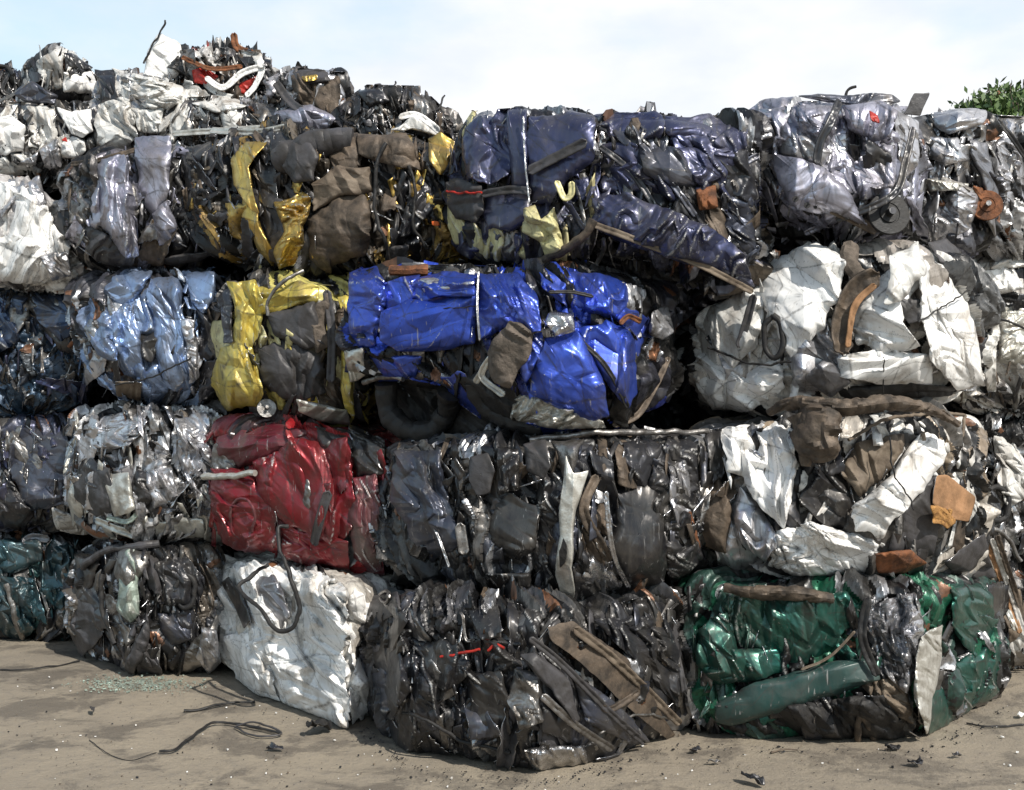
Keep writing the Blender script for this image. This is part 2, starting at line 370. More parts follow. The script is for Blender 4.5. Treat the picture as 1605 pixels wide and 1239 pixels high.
# ------------------------------------------------------------------ the bale builder
class Bale:
    def __init__(s, prof, label, pal, D=1.15, amp=.055, cell=.13, aspect=2.2, ang=0., step=.9, black=.26, steel=.12, rust=.02, sh=.12, metallic=.4, group=None, cat='bale', name='crushed_car_bale', scraps=(16, 150), smats=None, res=.0062, fine=.9):
        s.prof = np.array(prof, float); s.seed = nseed(); s.rnd = random.Random(s.seed); s.sh = sh
        pr = s.prof
        front = np.stack([P(a[0], 0, a[3])[:2] for a in pr])
        zt = np.array([P(a[0], a[1], a[3])[2] for a in pr]); zb = np.array([P(a[0], a[2], a[3])[2] for a in pr])
        s.cx = front[:, 0].mean(); cy = pr[:, 3].mean() + D * .5
        s.root = empty(name, (s.cx, cy, max(0, zb.mean())), label, cat, group or 'crushed car bales stacked in the wall')
        chord = front[-1] - front[0]; nb = np.array([-chord[1], chord[0]]); nb /= np.linalg.norm(nb)
        if nb[1] < 0: nb = -nb
        # back edge drifts straight away from the viewer so neighbours do not run into each other much
        nb = nb * .35 + np.array([front.mean(0)[0] * .12, 1.0]) * .65; nb /= np.linalg.norm(nb)
        back = front[::-1] + nb * D; back[:, 0] = s.cx + nb[0] * D + (back[:, 0] - s.cx - nb[0] * D) * .98
        loop = np.vstack([front, back]); zt2 = np.r_[zt, zt[::-1]]; zb2 = np.r_[zb, zb[::-1]]
        L3 = np.column_stack([loop, zt2, zb2])
        # densify then round the corners
        dens = []
        for i in range(len(L3)):
            a, b = L3[i], L3[(i + 1) % len(L3)]; n = max(2, int(np.linalg.norm(a[:2] - b[:2]) / .03))
            for t in range(n): dens.append(a + (b - a) * t / n)
        L3 = np.array(dens); start = L3.copy()
        for _ in range(5): L3 = .5 * L3 + .25 * (np.roll(L3, 1, 0) + np.roll(L3, -1, 0))
        d = np.r_[0, np.cumsum(np.linalg.norm(np.diff(np.vstack([L3, L3[:1]])[:, :2], axis=0), axis=1))]
        Lc = np.vstack([L3, L3[:1]])
        # sample finely in front, coarsely behind
        flen = np.sum(np.linalg.norm(np.diff(front, axis=0), axis=1)); tot = d[-1]
        sd_ = min(.35, D * .35)
        fr = np.arange(-sd_, flen + sd_, res); bk = np.arange(flen + sd_, tot - sd_, .04)
        ss = np.r_[fr, bk]; sm = np.mod(ss, tot)
        ring = np.stack([np.interp(sm, d, Lc[:, k]) for k in range(4)], -1)  # x y zt zb
        H = (zt - zb).mean(); cen = ring[:, :2].mean(0)
        nt_ = int(H / res); tt = np.linspace(-1, 1, nt_)
        capn = 7
        rows = []; vv = []
        shb = min(sh * 2.6, H * .42); s.shb = shb
        for t in tt:
            sg_ = sh if t > 0 else shb; a0 = 1 - 2 * sg_ / H
            ins = sg_ * (1 - math.sqrt(max(0, 1 - max(0, (abs(t) - a0) / (1 - a0)) ** 2))) * .9
            dirc = cen - ring[:, :2]; ln = np.linalg.norm(dirc, axis=1, keepdims=True)
            xy = ring[:, :2] + dirc / ln * ins
            z = ring[:, 3] + (ring[:, 2] - ring[:, 3]) * (t + 1) / 2
            rows.append(np.column_stack([xy, z])); vv.append((t + 1) / 2 * H)
        top = []; tv = []; bot = []; bv = []
        fs = [.012, .03, .06, .10, .15, .21, .28, .36, .46, .58, .7, .82, .93, .995]
        for f_ in fs:
            for src, dst, dv, sg in ((rows[-1], top, tv, 1), (rows[0], bot, bv, -1)):
                q = src.copy(); q[:, :2] += (cen - q[:, :2]) * f_; q[:, 2] = q[:, 2] * (1 - f_) + src[:, 2].mean() * f_ + sg * .02 * math.sin(f_ * 3)
                dst.append(q); dv.append((H if sg > 0 else 0) + sg * f_ * .6)
        X = np.array(bot[::-1] + rows + top); v_ = np.array(bv[::-1] + vv + tv)
        s.H = H
        U, Vv = np.meshgrid(ss, v_)
        s.crk = dict(cell=cell, aspect=aspect, ang=ang)
        h, g, i1, i2, i3 = crumple(U, Vv, s.seed, cell, aspect, ang, amp, fine, step, True)
        big = wave(U, Vv, s.seed + 1, 6, 1.1) * .045
        N = gnormals(X, True)
        # outward
        if ((X[nt_ // 2 + 14, :, :2] - cen) * N[nt_ // 2 + 14, :, :2]).sum() < 0: N = -N
        X = X + N * (h + big)[..., None]
        jit = np.stack([wave(U, Vv, s.seed + 5, 5, 6) * .012, wave(U, Vv, s.seed + 8, 5, 6) * .012, wave(U, Vv, s.seed + 9, 5, 6) * .01], -1)
        X = X + jit
        X[..., 2] = np.maximum(X[..., 2], 0.004) if zb.mean() < .2 else X[..., 2]
        nv, nu = U.shape
        c, r = crease_attrs(g, h)
        Q = gridq(nu, nv, True)
        fa = {k_: a_[:-1, :].reshape(-1) for k_, a_ in (('patch', i1), ('patch2', i2), ('patch3', i3))}
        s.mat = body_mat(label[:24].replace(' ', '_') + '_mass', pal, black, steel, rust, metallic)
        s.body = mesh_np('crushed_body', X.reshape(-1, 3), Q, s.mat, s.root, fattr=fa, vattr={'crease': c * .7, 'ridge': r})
        s.smats = smats or ['black_paint', 'dull_steel', 'charcoal_paint']
        s.scatter(*scraps)
    def base(s, px, py):
        """front surface depth at a pixel column, with the rounded shoulders"""
        pr = s.prof
        Y = np.interp(px, pr[:, 0], pr[:, 3]); t = np.interp(px, pr[:, 0], pr[:, 1]); b = np.interp(px, pr[:, 0], pr[:, 2])
        et = np.clip(1 - (py - t) / (s.sh / Y * F), 0, 1.25); eb = np.clip(1 - (b - py) / (s.shb / Y * F), 0, 1.25)
        fn = lambda q, w_: w_ * .9 * (1 - np.sqrt(np.clip(1 - np.minimum(q, 1) ** 2, 0, 1)) + np.maximum(q - 1, 0) * .6)
        ins = fn(et, s.sh) + fn(eb, s.shb)
        return Y + ins
    def panel(s, poly, mat, off=.04, amp=.03, cell=.11, aspect=2.2, ang=None, curl=.05, name='body_panel', label=None, jag=.03, tilt=(0, 0), fine=.8, thick=.0055, res=.006, parent=None, follow=True, rim='bare_steel', root=None):
        poly = np.array(poly, float); c = poly.mean(0); seed = nseed()
        if parent is None and amp > .012: off += s.rnd.uniform(-.01, .035); tilt = (tilt[0] + s.rnd.uniform(-.2, .2), tilt[1] + s.rnd.uniform(-.12, .2))
        if 'white' in mat and amp > .02: amp *= 1.35
        # area centroid
        x, y = poly[:, 0], poly[:, 1]; x2, y2 = np.roll(x, -1), np.roll(y, -1); cr = x * y2 - x2 * y; A = cr.sum() / 2
        if abs(A) > 1: c = np.array([((x + x2) * cr).sum() / 6 / A, ((y + y2) * cr).sum() / 6 / A])
        Yc = float(s.base(c[0], c[1])) ; m = Yc / F
        ext = float(np.sqrt(abs(A) / 3.14)) * m; curl = min(curl, ext * .3); amp = min(amp, ext * .3); cell = min(cell, ext * .9)
        # subdivide boundary
        pts = []
        for i in range(len(poly)):
            a, b = poly[i], poly[(i + 1) % len(poly)]; n = max(1, int(np.linalg.norm(b - a) * m / res))
            for t in range(n): pts.append(a + (b - a) * t / n)
        pts = np.array(pts)
        for _ in range(2): pts = .6 * pts + .2 * (np.roll(pts, 1, 0) + np.roll(pts, -1, 0))
        d = pts - c; rad = np.linalg.norm(d, axis=1); maxr = rad.max() * m
        al = np.arange(len(pts)) * res
        jn = 1 + jag * ((tri(al * 9, al * 2.3, seed)[0] - .5) * 3.2 + (tri(al * 28, al * 7, seed + 2)[0] - .5) * 2.2) * (maxr / np.maximum(rad * m, .02)) ** .5
        d = d * jn[:, None]
        nr = max(6, int(maxr / res)); rr = np.linspace(0.002, 1, nr)
        G = c + rr[:, None, None] * d[None]
        px, py = G[..., 0], G[..., 1]
        U = (px - c[0]) * m; Vv = -(py - c[1]) * m
        a_ = s.rnd.uniform(-.35, .35) if ang is None else ang
        h, g, i1, i2, i3 = crumple(U, Vv, seed, cell, aspect, a_, amp * 1.4, fine)
        Y = s.base(px, py) if follow else np.full(px.shape, Yc)
        edge = rr[:, None] ** 6 * curl * (1.9 * tri(al * 5, al * 1.3, seed + 4)[0] - .1)[None]
        Y = Y - off - h + edge + tilt[0] * U + tilt[1] * Vv
        # displaced and sheared slightly so folds overhang
        X = np.stack([(px - CX) / F * Y, Y, CAMZ + (HY - py) / F * Y], -1)
        X[..., 0] += (tri(U * 9, Vv * 6, seed + 6)[0] - .5) * .03; X[..., 2] += (tri(U * 7, Vv * 8, seed + 7)[0] - .5) * .025
        X[..., 2] = np.maximum(X[..., 2], .006)
        cc, r = crease_attrs(g, h)
        nv, nu = px.shape
        V = X.reshape(-1, 3); Q = gridq(nu, nv, True)
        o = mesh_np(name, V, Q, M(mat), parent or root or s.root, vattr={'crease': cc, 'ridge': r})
        if thick: solidify(o, thick, M(rim))
        if label: o['label'] = label
        return o
    def path(s, pts, off):
        o = []
        for q in pts:
            px, py = q[0], q[1]; of = q[2] if len(q) > 2 else off
            o.append(P(px, py, float(s.base(px, py)) - of))
        return o
    def ribbon(s, pts, width, mat, off=.06, name='trim_strip', label=None, twist=.4, amp=.006, thick=.006, jag=.1, parent=None):
        path = smooth_path(s.path(pts, off), .008); seed = nseed(); n = len(path)
        T = np.gradient(path, axis=0); T /= np.linalg.norm(T, axis=1, keepdims=True)
        al = np.arange(n) * .008
        tw = twist * wave(al, al, seed, 4, 1.2) * 2
        Sd = np.cross(T, np.array([0, -1.0, 0])); Sd /= np.maximum(np.linalg.norm(Sd, axis=1, keepdims=True), 1e-6)
        Nn = np.cross(Sd, T)
        Sv = Sd * np.cos(tw)[:, None] + Nn * np.sin(tw)[:, None]; Nv = np.cross(Sv, T)
        k = max(5, int(width / .008)); ww = np.linspace(-.5, .5, k)
        wd = width * (1 + jag * wave(al, al * .5, seed + 1, 6, 4)); end = np.clip(np.minimum(al, al[-1] - al) / (width * .25 + .001), 0.3, 1)
        wd = wd * end
        X = path[:, None] + Sv[:, None] * (ww[None, :, None] * wd[:, None, None])
        Ug, Vg = np.meshgrid(ww * width, al)
        h, g, *_ = crumple(Ug, Vg, seed, max(.03, width * .8), 2, 0, amp, .8)
        prof = -.18 * width * (np.cos(ww * 2 * np.pi) * .5)[None]
        X = X + Nv[:, None] * (h + prof)[..., None]
        c, r = crease_attrs(g, h)
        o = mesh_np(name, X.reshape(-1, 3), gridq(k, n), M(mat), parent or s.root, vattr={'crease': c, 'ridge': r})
        solidify(o, thick)
        if label: o['label'] = label
        return o
    def tube(s, pts, rad, mat, off=.06, name='pipe', crush=.0, label=None, seg=12, parent=None):
        o = tube(name, smooth_path(s.path(pts, off), min(.012, max(rad, .005))), rad, M(mat), parent or s.root, seg, crush, nseed())
        if label: o['label'] = label
        return o
    def disc(s, px, py, rpx, mat, off=.08, tilt=(.3, .2), name='brake_disc', hub='dull_steel', label=None, squash=1.0):
        """stepped round disc with hub and bolts"""
        Y = float(s.base(px, py)) - off; c = P(px, py, Y); r = rpx / F * Y; seg = 40
        prof = [(.001, -.03), (.16, -.03), (.2, -.012), (.42, -.012), (.45, .0), (.5, .0), (.52, -.006), (.97, -.006), (1.0, 0), (1.0, .02), (.9, .03), (.001, .03)]
        a = np.linspace(0, 2 * np.pi, seg, endpoint=False)
        n = Vector((tilt[0], -1, tilt[1])).normalized(); q = n.to_track_quat('-Y', 'Z').to_matrix(); q = np.array(q)
        X = []
        for rr, dy in prof:
            ring = np.stack([np.cos(a) * rr * r, np.full(seg, dy * r / .1 * .6), np.sin(a) * rr * r * squash], -1)
            X.append(ring @ q.T + c)
        o = mesh_np(name, np.array(X).reshape(-1, 3), gridq(seg, len(prof), True), M(mat), s.root)
        if label: o['label'] = label
        hb = [P(px, py, Y) + q @ np.array([0, dy, 0]) for dy in (-.035 - r * .1, .0)]
        tube('hub', hb, r * .17, M(hub), o).matrix_parent_inverse.identity()
        return o
    def scatter(s, nbig, nsmall):
        """torn pieces of sheet, straps and wires squeezed out of the pressed mass"""
        rnd = s.rnd; pr = s.prof; x0, x1 = pr[0, 0], pr[-1, 0]
        def spot():
            px = rnd.uniform(x0 + 2, x1 - 2); t = np.interp(px, pr[:, 0], pr[:, 1]); b = np.interp(px, pr[:, 0], pr[:, 2])
            return px, rnd.uniform(t + 3, b - 3)
        Vs, Qs, Ms, cs = [], [], [], []; off0 = 0
        mats = [M(k) for k in s.smats] + [M('bare_steel')]
        def shard(px, py, w_, h_, ang, seed):
            Y = float(s.base(px, py)); m = Y / F
            nu, nv = max(3, int(w_ / .01)), max(4, int(h_ / .01)); a = np.linspace(0, 1, nu); b = np.linspace(0, 1, nv)
            A, B = np.meshgrid(a, b)
            k4 = [(-.5 * rnd.uniform(.1, 1.3), -.5 * rnd.uniform(.5, 1.2)), (.5 * rnd.uniform(.1, 1.3), -.5 * rnd.uniform(.5, 1.2)), (.5 * rnd.uniform(.0, 1.3), .5 * rnd.uniform(.5, 1.2)), (-.5 * rnd.uniform(.0, 1.3), .5 * rnd.uniform(.5, 1.2))]
            u = ((k4[0][0] * (1 - A) + k4[1][0] * A) * (1 - B) + (k4[3][0] * (1 - A) + k4[2][0] * A) * B) * w_
            v = ((k4[0][1] * (1 - A) + k4[1][1] * A) * (1 - B) + (k4[3][1] * (1 - A) + k4[2][1] * A) * B) * h_
            if w_ > .05:
                ed = np.minimum(np.minimum(A, 1 - A), np.minimum(B, 1 - B)); jt = np.clip(1 - ed * 8, 0, 1)
                u = u + jt * wave(A * 3, B * 3, seed, 5, 1.5) * w_ * .12; v = v + jt * wave(A * 3, B * 3, seed + 1, 5, 1.5) * h_ * .1
            u2 = u * math.cos(ang) - v * math.sin(ang); v2 = u * math.sin(ang) + v * math.cos(ang)
            fold = rnd.uniform(.2, .8); fa_ = rnd.uniform(-.6, .6) * w_
            hh, g, *_ = crumple(u2 + px, v2 + py, seed, .06, 2, ang, .022, .8)
            tx, ty = rnd.uniform(-.9, .9), rnd.uniform(-.8, .8)
            PX = px + u2 / m; PY = py - v2 / m
            t_ = np.interp(PX, pr[:, 0], pr[:, 1]); b_ = np.interp(PX, pr[:, 0], pr[:, 2])
            PX = np.clip(PX, x0 - 6, x1 + 6); PY = np.clip(PY, t_ - 5, b_ + 4)
            Yd = s.base(PX, PY) - rnd.uniform(.0, .05) - hh + np.abs(A - fold) * fa_ + np.clip(tx * u2 + ty * v2, -.05, .05)
            X = np.stack([(PX - CX) / F * Yd, Yd, np.maximum(.006, CAMZ + (HY - PY) / F * Yd)], -1)
            return X.reshape(-1, 3), gridq(nu, nv), np.clip(1 - g / .04, 0, 1).ravel()
        main = s.crk['ang']
        for i in range(nbig // 2):    # larger folded sheets pressed flat against the mass
            px, py = spot(); m = float(s.base(px, py)) / F; w_ = rnd.uniform(.06, .13) / m; h_ = rnd.uniform(.13, .32) / m; a = main + rnd.gauss(0, .35); k = rnd.randint(5, 7); poly = []
            for j in range(k):
                t = (j + rnd.uniform(-.3, .3)) / k * 6.283; r_ = rnd.uniform(.7, 1.2); u_, v_ = math.cos(t) * w_ * r_, math.sin(t) * h_ * r_
                X_ = px + u_ * math.cos(a) - v_ * math.sin(a); Y_ = py + u_ * math.sin(a) + v_ * math.cos(a)
                X_ = min(max(X_, x0), x1); Y_ = min(max(Y_, np.interp(X_, pr[:, 0], pr[:, 1]) + 2), np.interp(X_, pr[:, 0], pr[:, 2]) - 2); poly.append((X_, Y_))
            mt = rnd.choice(s.smats)
            if mt in ('bare_steel', 'rubber'): mt = 'charcoal_paint'
            s.panel(poly, mt, rnd.uniform(.0, .05), .04, rnd.uniform(.06, .12), 3, main + rnd.gauss(0, .3), name='crushed_panel', res=.008)
        for i in range(nbig):
            px, py = spot(); sd_ = nseed(); mt = rnd.choice(s.smats)
            kind = rnd.random()
            if kind < .72:
                V, Q, c = shard(px, py, rnd.uniform(.06, .20), rnd.uniform(.14, .42), main + rnd.gauss(0, .35), sd_)
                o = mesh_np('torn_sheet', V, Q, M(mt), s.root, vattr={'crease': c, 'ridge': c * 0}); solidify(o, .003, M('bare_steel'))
            elif kind < .88:
                a = main + rnd.gauss(0, .7); l = rnd.uniform(25, 75)
                p3 = [(px + math.sin(a) * l * t + rnd.gauss(0, 6), py - math.cos(a) * l * t + rnd.gauss(0, 5)) for t in (-.5, -.15, .2, .5)]
                s.ribbon(p3, rnd.uniform(.012, .04), mt, rnd.uniform(.02, .06), name='metal_strip')
            else:
                a = rnd.uniform(0, 3.14); l = rnd.uniform(20, 90)
                p3 = [(px + math.sin(a) * l * t + rnd.gauss(0, 8), py - math.cos(a) * l * t + rnd.gauss(0, 8)) for t in (-.5, -.2, .1, .5)]
                s.tube(p3, rnd.uniform(.002, .007), rnd.choice(['rubber', 'dull_steel', 'rubber', 'brown_dirt_metal']), rnd.uniform(.01, .06), name='cable', seg=6)
        for i in range(int(nsmall * .55)):
            px, py = spot(); thin = i % 4 == 0
            V, Q, c = shard(px, py, rnd.uniform(.006, .013) if thin else rnd.uniform(.015, .055), rnd.uniform(.06, .24) if thin else rnd.uniform(.08, .32), main + rnd.gauss(0, .6 if thin else .3), s.seed + i)
            Vs.append(V); Qs.append(Q + off0); off0 += len(V); Ms.append(np.full(len(Q), len(mats) - 1 if thin else rnd.choice(range(len(mats) - 1)))); cs.append(c)
        if Vs:
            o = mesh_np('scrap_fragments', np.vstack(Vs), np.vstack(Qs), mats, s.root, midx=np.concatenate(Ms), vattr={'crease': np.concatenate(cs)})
            solidify(o, .003); o['kind'] = 'stuff'

# ------------------------------------------------------------------ ground
def ground():
    def ax(lo, hi, flo, fhi, fine):
        a = np.arange(flo, fhi, fine); l = flo - np.geomspace(.1, flo - lo, 18); r = fhi + np.geomspace(.1, hi - fhi, 18)
        return np.r_[l[::-1], a, r]
    xs = ax(-250, 250, -4, 4, .03); ys = ax(-250, 400, 3.6, 8.5, .03)
    X, Y = np.meshgrid(xs, ys)
    Z = wave(X, Y, 3, 8, .6) * .012 + wave(X, Y, 9, 8, 3.0) * .004
    Z = np.where((abs(X) > 5) | (Y > 10) | (Y < 3), 0, Z)
    m, nt, p = newmat('yard_dirt'); lk = nt.links.new
    v = mapped(nt); n1 = noise(nt, v, .9, 6, .6); n2 = noise(nt, v, 14, 6, .75); n3 = noise(nt, v, 2.2, 9, .72, .5); n4 = noise(nt, v, 90, 3, .7)
    c = mixc(nt, ramp(nt, n1, [(.35, 0), (.65, 1)]), (.265, .225, .168), (.195, .166, .128))
    c = mixc(nt, ramp(nt, n2, [(.5, 0), (.75, .6)]), c, (.14, .125, .11))
    c = mixc(nt, ramp(nt, n3, [(.50, 0), (.57, .75)]), c, (.10, .085, .068))
    n5 = noise(nt, mapped(nt, (1, 1.8, 1), (7, 2, 0)), 1.3, 8, .7, .3); c = mixc(nt, ramp(nt, n5, [(.56, 0), (.64, .6)]), c, (.085, .073, .058))
    c = mixc(nt, ramp(nt, n4, [(.62, 0), (.74, .7)]), c, (.32, .29, .26))
    vo = nt.nodes.new('ShaderNodeTexVoronoi'); vo.inputs['Scale'].default_value = 22; lk(v, vo.inputs[0])
    c = mixc(nt, ramp(nt, vo.outputs['Distance'], [(.06, .8), (.12, 0)]), c, (.05, .045, .04))
    lk(c, p.inputs['Base Color']); lk(ramp(nt, n3, [(.4, .95), (.7, .6)]), p.inputs['Roughness'])
    h = bump(nt, n2, .8, .02); h = bump(nt, n4, .6, .006, h); lk(h, p.inputs['Normal'])
    tag(mesh_np('ground', np.stack([X, Y, Z], -1).reshape(-1, 3), gridq(len(xs), len(ys)), m), kind='structure')
ground()

W = lambda *a: a
# ================================================================== ROW A  (on the ground)
pal_teal = [((.012, .055, .06), 4), ((.03, .09, .09), 2), ((.015, .02, .03), 3), ((.10, .13, .14), 1)]
b = Bale([(-70, 838, 1002, 7.5), (128, 842, 1008, 7.4)], 'dark teal crushed car bale on the ground at the far left end', pal_teal, cell=.12, smats=['teal_navy_paint', 'teal_navy_paint', 'charcoal_paint', 'dull_steel'])
b.panel([(-20, 850), (60, 845), (70, 880), (20, 900), (-20, 895)], 'teal_navy_paint', .06)
b.panel([(60, 860), (110, 850), (122, 920), (95, 960), (62, 930)], 'teal_navy_paint', .05)
b.panel([(0, 900), (50, 905), (58, 985), (30, 1005), (-10, 990)], 'teal_navy_paint', .06, .04, .08)
b.ribbon([(36, 852), (50, 843), (78, 845)], .06, 'grey_paint', .09)
b.tube([(10, 915), (25, 970), (35, 1000)], .02, 'dull_steel', .1)

pal = [((.03, .03, .035), 5), ((.07, .07, .08), 3), ((.015, .015, .017), 4), ((.10, .085, .07), 2), ((.16, .2, .17), 1)]
b = Bale([(118, 868, 1030, 7.0), (200, 858, 1064, 6.5), (340, 862, 1060, 6.5)], 'grimy dark crushed car bale on the ground with a pale green strip on its face', pal, cell=.1, smats=['charcoal_paint', 'black_paint', 'dull_steel', 'grey_plastic'])
b.panel([(178, 870), (212, 862), (216, 920), (222, 965), (205, 978), (185, 960), (186, 910)], 'pale_green_paint', .1, .025, .06, name='trim_panel', label='pale green crumpled trim panel')
b.panel([(212, 1000), (235, 960), (232, 1010), (205, 1065), (192, 1050)], 'grey_plastic', .1, .02)
b.panel([(118, 930), (150, 940), (160, 1000), (130, 1030), (108, 990)], 'grey_plastic', .08, .03)
b.panel([(240, 880), (290, 870), (320, 905), (312, 950), (250, 945)], 'charcoal_paint', .06, .05, .07)
b.panel([(248, 965), (295, 960), (300, 1000), (265, 1020)], 'slate_paint', .07, .04)
b.tube([(130, 890), (150, 872), (180, 860), (215, 858), (250, 852)], .022, 'grey_plastic', .1, name='bent_pipe')
b.tube([(160, 900), (162, 960), (180, 1010)], .014, 'rubber', .1, name='hose')
b.tube([(275, 920), (290, 900), (305, 915), (302, 945), (285, 950), (275, 925)], .016, 'rubber', .1, name='hose')
b.panel([(315, 985), (340, 990), (348, 1040), (330, 1056), (310, 1030)], 'silver_paint', .14, .03, .05)

pal = [((.66, .64, .60), 6), ((.5, .47, .42), 3), ((.34, .31, .27), 1)]
A3 = b = Bale([(326, 880, 1030, 6.75), (400, 888, 1090, 6.15), (545, 925, 1146, 5.5), (640, 905, 1092, 5.95)], 'white crushed car bale on the ground, its pale corner jutting out under the red bale', pal, cell=.15, aspect=3, amp=.045, black=.04, steel=.02, rust=.01, sh=.08, metallic=.03, step=.45, scraps=(3, 10), smats=['dirty_white_paint', 'white_paint'])
b.panel([(332, 885), (375, 872), (430, 885), (540, 915), (546, 1060), (545, 1144), (480, 1122), (415, 1100), (375, 1060), (352, 1020), (350, 960), (330, 930)], 'white_paint', .05, .085, .10, 3.2, .1, .05, fine=1.1, jag=.05)
b.panel([(548, 925), (628, 905), (622, 1000), (600, 1080), (548, 1142)], 'white_paint', .04, .06, .09, 2, .2, .03, jag=.05)
b.panel([(358, 905), (380, 935), (395, 975), (385, 985), (365, 950), (350, 915)], 'black_paint', .11, .02, label='black panel painted in for a gap in the white sheet', name='painted_gap')  # black sheet laid on top in place of a shaded gap
b.panel([(395, 905), (430, 900), (455, 960), (440, 985), (415, 970), (392, 930)], 'grey_paint', .10, .02)
b.panel([(350, 1000), (400, 990), (430, 1060), (440, 1100), (415, 1108), (370, 1065)], 'white_paint', .11, .04, .08, 2)

pal = [((.02, .02, .022), 7), ((.045, .045, .05), 4), ((.09, .085, .08), 2), ((.05, .055, .075), 2), ((.12, .09, .065), 1)]
b = Bale([(552, 955, 1120, 5.95), (625, 930, 1192, 5.1), (840, 955, 1222, 4.75), (950, 955, 1205, 4.95), (1072, 925, 1160, 5.35)], 'black crushed car bale on the ground jutting furthest forward, a brown plank across it', pal, cell=.1, aspect=2.4, amp=.07, step=1.1, black=.42, steel=.14, scraps=(40, 280), smats=['black_paint', 'charcoal_paint', 'charcoal_paint', 'black_paint', 'dull_steel', 'slate_paint', 'grey_plastic'])
b.panel([(560, 1000), (640, 985), (690, 1080), (700, 1180), (640, 1180), (580, 1130), (556, 1060)], 'charcoal_paint', .02, .06, .09, 4, -.3, name='crushed_door')
b.panel([(640, 985), (740, 980), (830, 985), (835, 1060), (800, 1080), (700, 1070), (655, 1040)], 'black_paint', .02, .06, .09, 3, .2, name='crushed_door')
b.panel([(700, 1075), (800, 1080), (838, 1090), (836, 1200), (760, 1200), (705, 1170)], 'charcoal_paint', .02, .06, .07, 4, -.15, name='crushed_door')
b.panel([(845, 1090), (905, 1060), (980, 1130), (1000, 1180), (920, 1190), (848, 1170)], 'slate_paint', .03, .05, .08, 4, -.8, name='crushed_door')
b.panel([(930, 975), (1050, 950), (1070, 1060), (1060, 1110), (1000, 1050)], 'charcoal_paint', .02, .07, .07, 2, name='crushed_door')
b.panel([(572, 935), (625, 925), (632, 950), (590, 985), (558, 1000), (560, 960)], 'grey_plastic', .04, .015, .2, name='door_mirror')
b.tube([(595, 932), (606, 928), (612, 936), (604, 943), (596, 938)], .008, 'dull_steel', .09, name='ring')
b.panel([(632, 925), (700, 925), (800, 950), (805, 978), (720, 975), (650, 968)], 'charcoal_paint', -.04, .03, .15, 1, .0, name='dirty_top_panel')
b.panel([(570, 1020), (620, 1000), (640, 1080), (615, 1130), (570, 1110)], 'charcoal_paint', .06, .05, .09)
b.panel([(660, 1010), (720, 1000), (740, 1050), (700, 1085), (660, 1060)], 'black_paint', .07, .05)
b.panel([(730, 1060), (790, 1050), (800, 1150), (745, 1160)], 'black_paint', .07, .04, .1)
b.panel([(805, 1050), (845, 1060), (848, 1130), (815, 1140), (795, 1100)], 'dull_steel', .09, .05, .05)
b.panel([(860, 980), (900, 975), (980, 1035), (1062, 1150), (1050, 1162), (985, 1110), (930, 1060), (870, 1010)], 'brown_dirt_metal', .10, .004, .2, 4, -.9, curl=0, name='plank', label='flat brown muddy plank lying aslant', jag=.015)
b.panel([(820, 1030), (840, 1025), (890, 1070), (910, 1130), (900, 1135), (870, 1085)], 'grey_plastic', .12, .015, name='bent_strip')
b.panel([(905, 1060), (960, 1100), (1020, 1165), (985, 1170), (920, 1130)], 'slate_paint', .09, .02, .12)
b.ribbon([(880, 1040), (930, 1090), (955, 1112), (1000, 1085)], .03, 'brown_dirt_metal', .14, twist=.1)
b.ribbon([(900, 985), (970, 1040), (1066, 1135)], .04, 'tan_hide', .13, name='flat_strip', twist=.1, jag=.03)
b.ribbon([(830, 1000), (880, 1040), (960, 1120), (1010, 1165)], .03, 'grey_plastic', .15, name='flat_strip', twist=.1, jag=.03)
b.ribbon([(850, 1090), (900, 1135), (960, 1175)], .035, 'dull_steel', .13, name='flat_strip', twist=.1, jag=.05)
b.ribbon([(615, 1178), (660, 1192), (722, 1202)], .05, 'brown_dirt_metal', .1)
b.panel([(940, 1190), (1003, 1180), (990, 1200), (950, 1205)], 'grey_plastic', .1, .01, jag=.12)
b.panel([(820, 1180), (860, 1170), (940, 1170), (930, 1200), (850, 1222)], 'bare_steel', .06, .06, .05, fine=1.2)
b.tube([(690, 1030), (720, 1025), (752, 1018)], .006, 'red_plastic', .1, name='red_wire')
b.tube([(765, 1020), (778, 1012), (790, 1016)], .007, 'red_plastic', .1, name='red_wire')
b.tube([(560, 1135), (640, 1120), (720, 1160), (800, 1180)], .008, 'rubber', .09, name='cable')
b.tube([(940, 1150), (1000, 1120), (1062, 1130)], .006, 'dull_steel', .1, name='cable')

pal = [((.012, .10, .055), 6), ((.02, .05, .04), 3), ((.06, .06, .06), 2), ((.2, .19, .18), 1)]
b = Bale([(1078, 905, 1160, 5.35), (1260, 915, 1165, 5.25), (1440, 925, 1168, 5.2), (1575, 905, 1095, 6.0)], 'green crushed car bale on the ground at right with a long dull green bumper', pal, cell=.12, aspect=2, amp=.055, sh=.09, scraps=(14, 150), smats=['green_paint', 'green_paint', 'charcoal_paint', 'dull_steel', 'black_paint'])
b.panel([(1128, 925), (1250, 935), (1335, 930), (1345, 970), (1300, 1020), (1240, 1050), (1160, 1010), (1125, 980)], 'green_paint', .05, .05, .12, 1.6, -.7)
b.panel([(1095, 985), (1140, 960), (1160, 1020), (1200, 1060), (1130, 1075), (1095, 1040)], 'green_paint', .06, .04, .1)
b.panel([(1140, 1020), (1230, 1015), (1260, 1045), (1190, 1065), (1130, 1070)], 'green_paint', .08, .04)
b.panel([(1120, 1105), (1160, 1078), (1280, 1045), (1370, 1030), (1378, 1065), (1270, 1100), (1150, 1135), (1125, 1130)], 'teal_plastic', .12, .012, .3, 1, 1.3, .07, name='bumper', label='long dull dark green bumper', jag=.01)
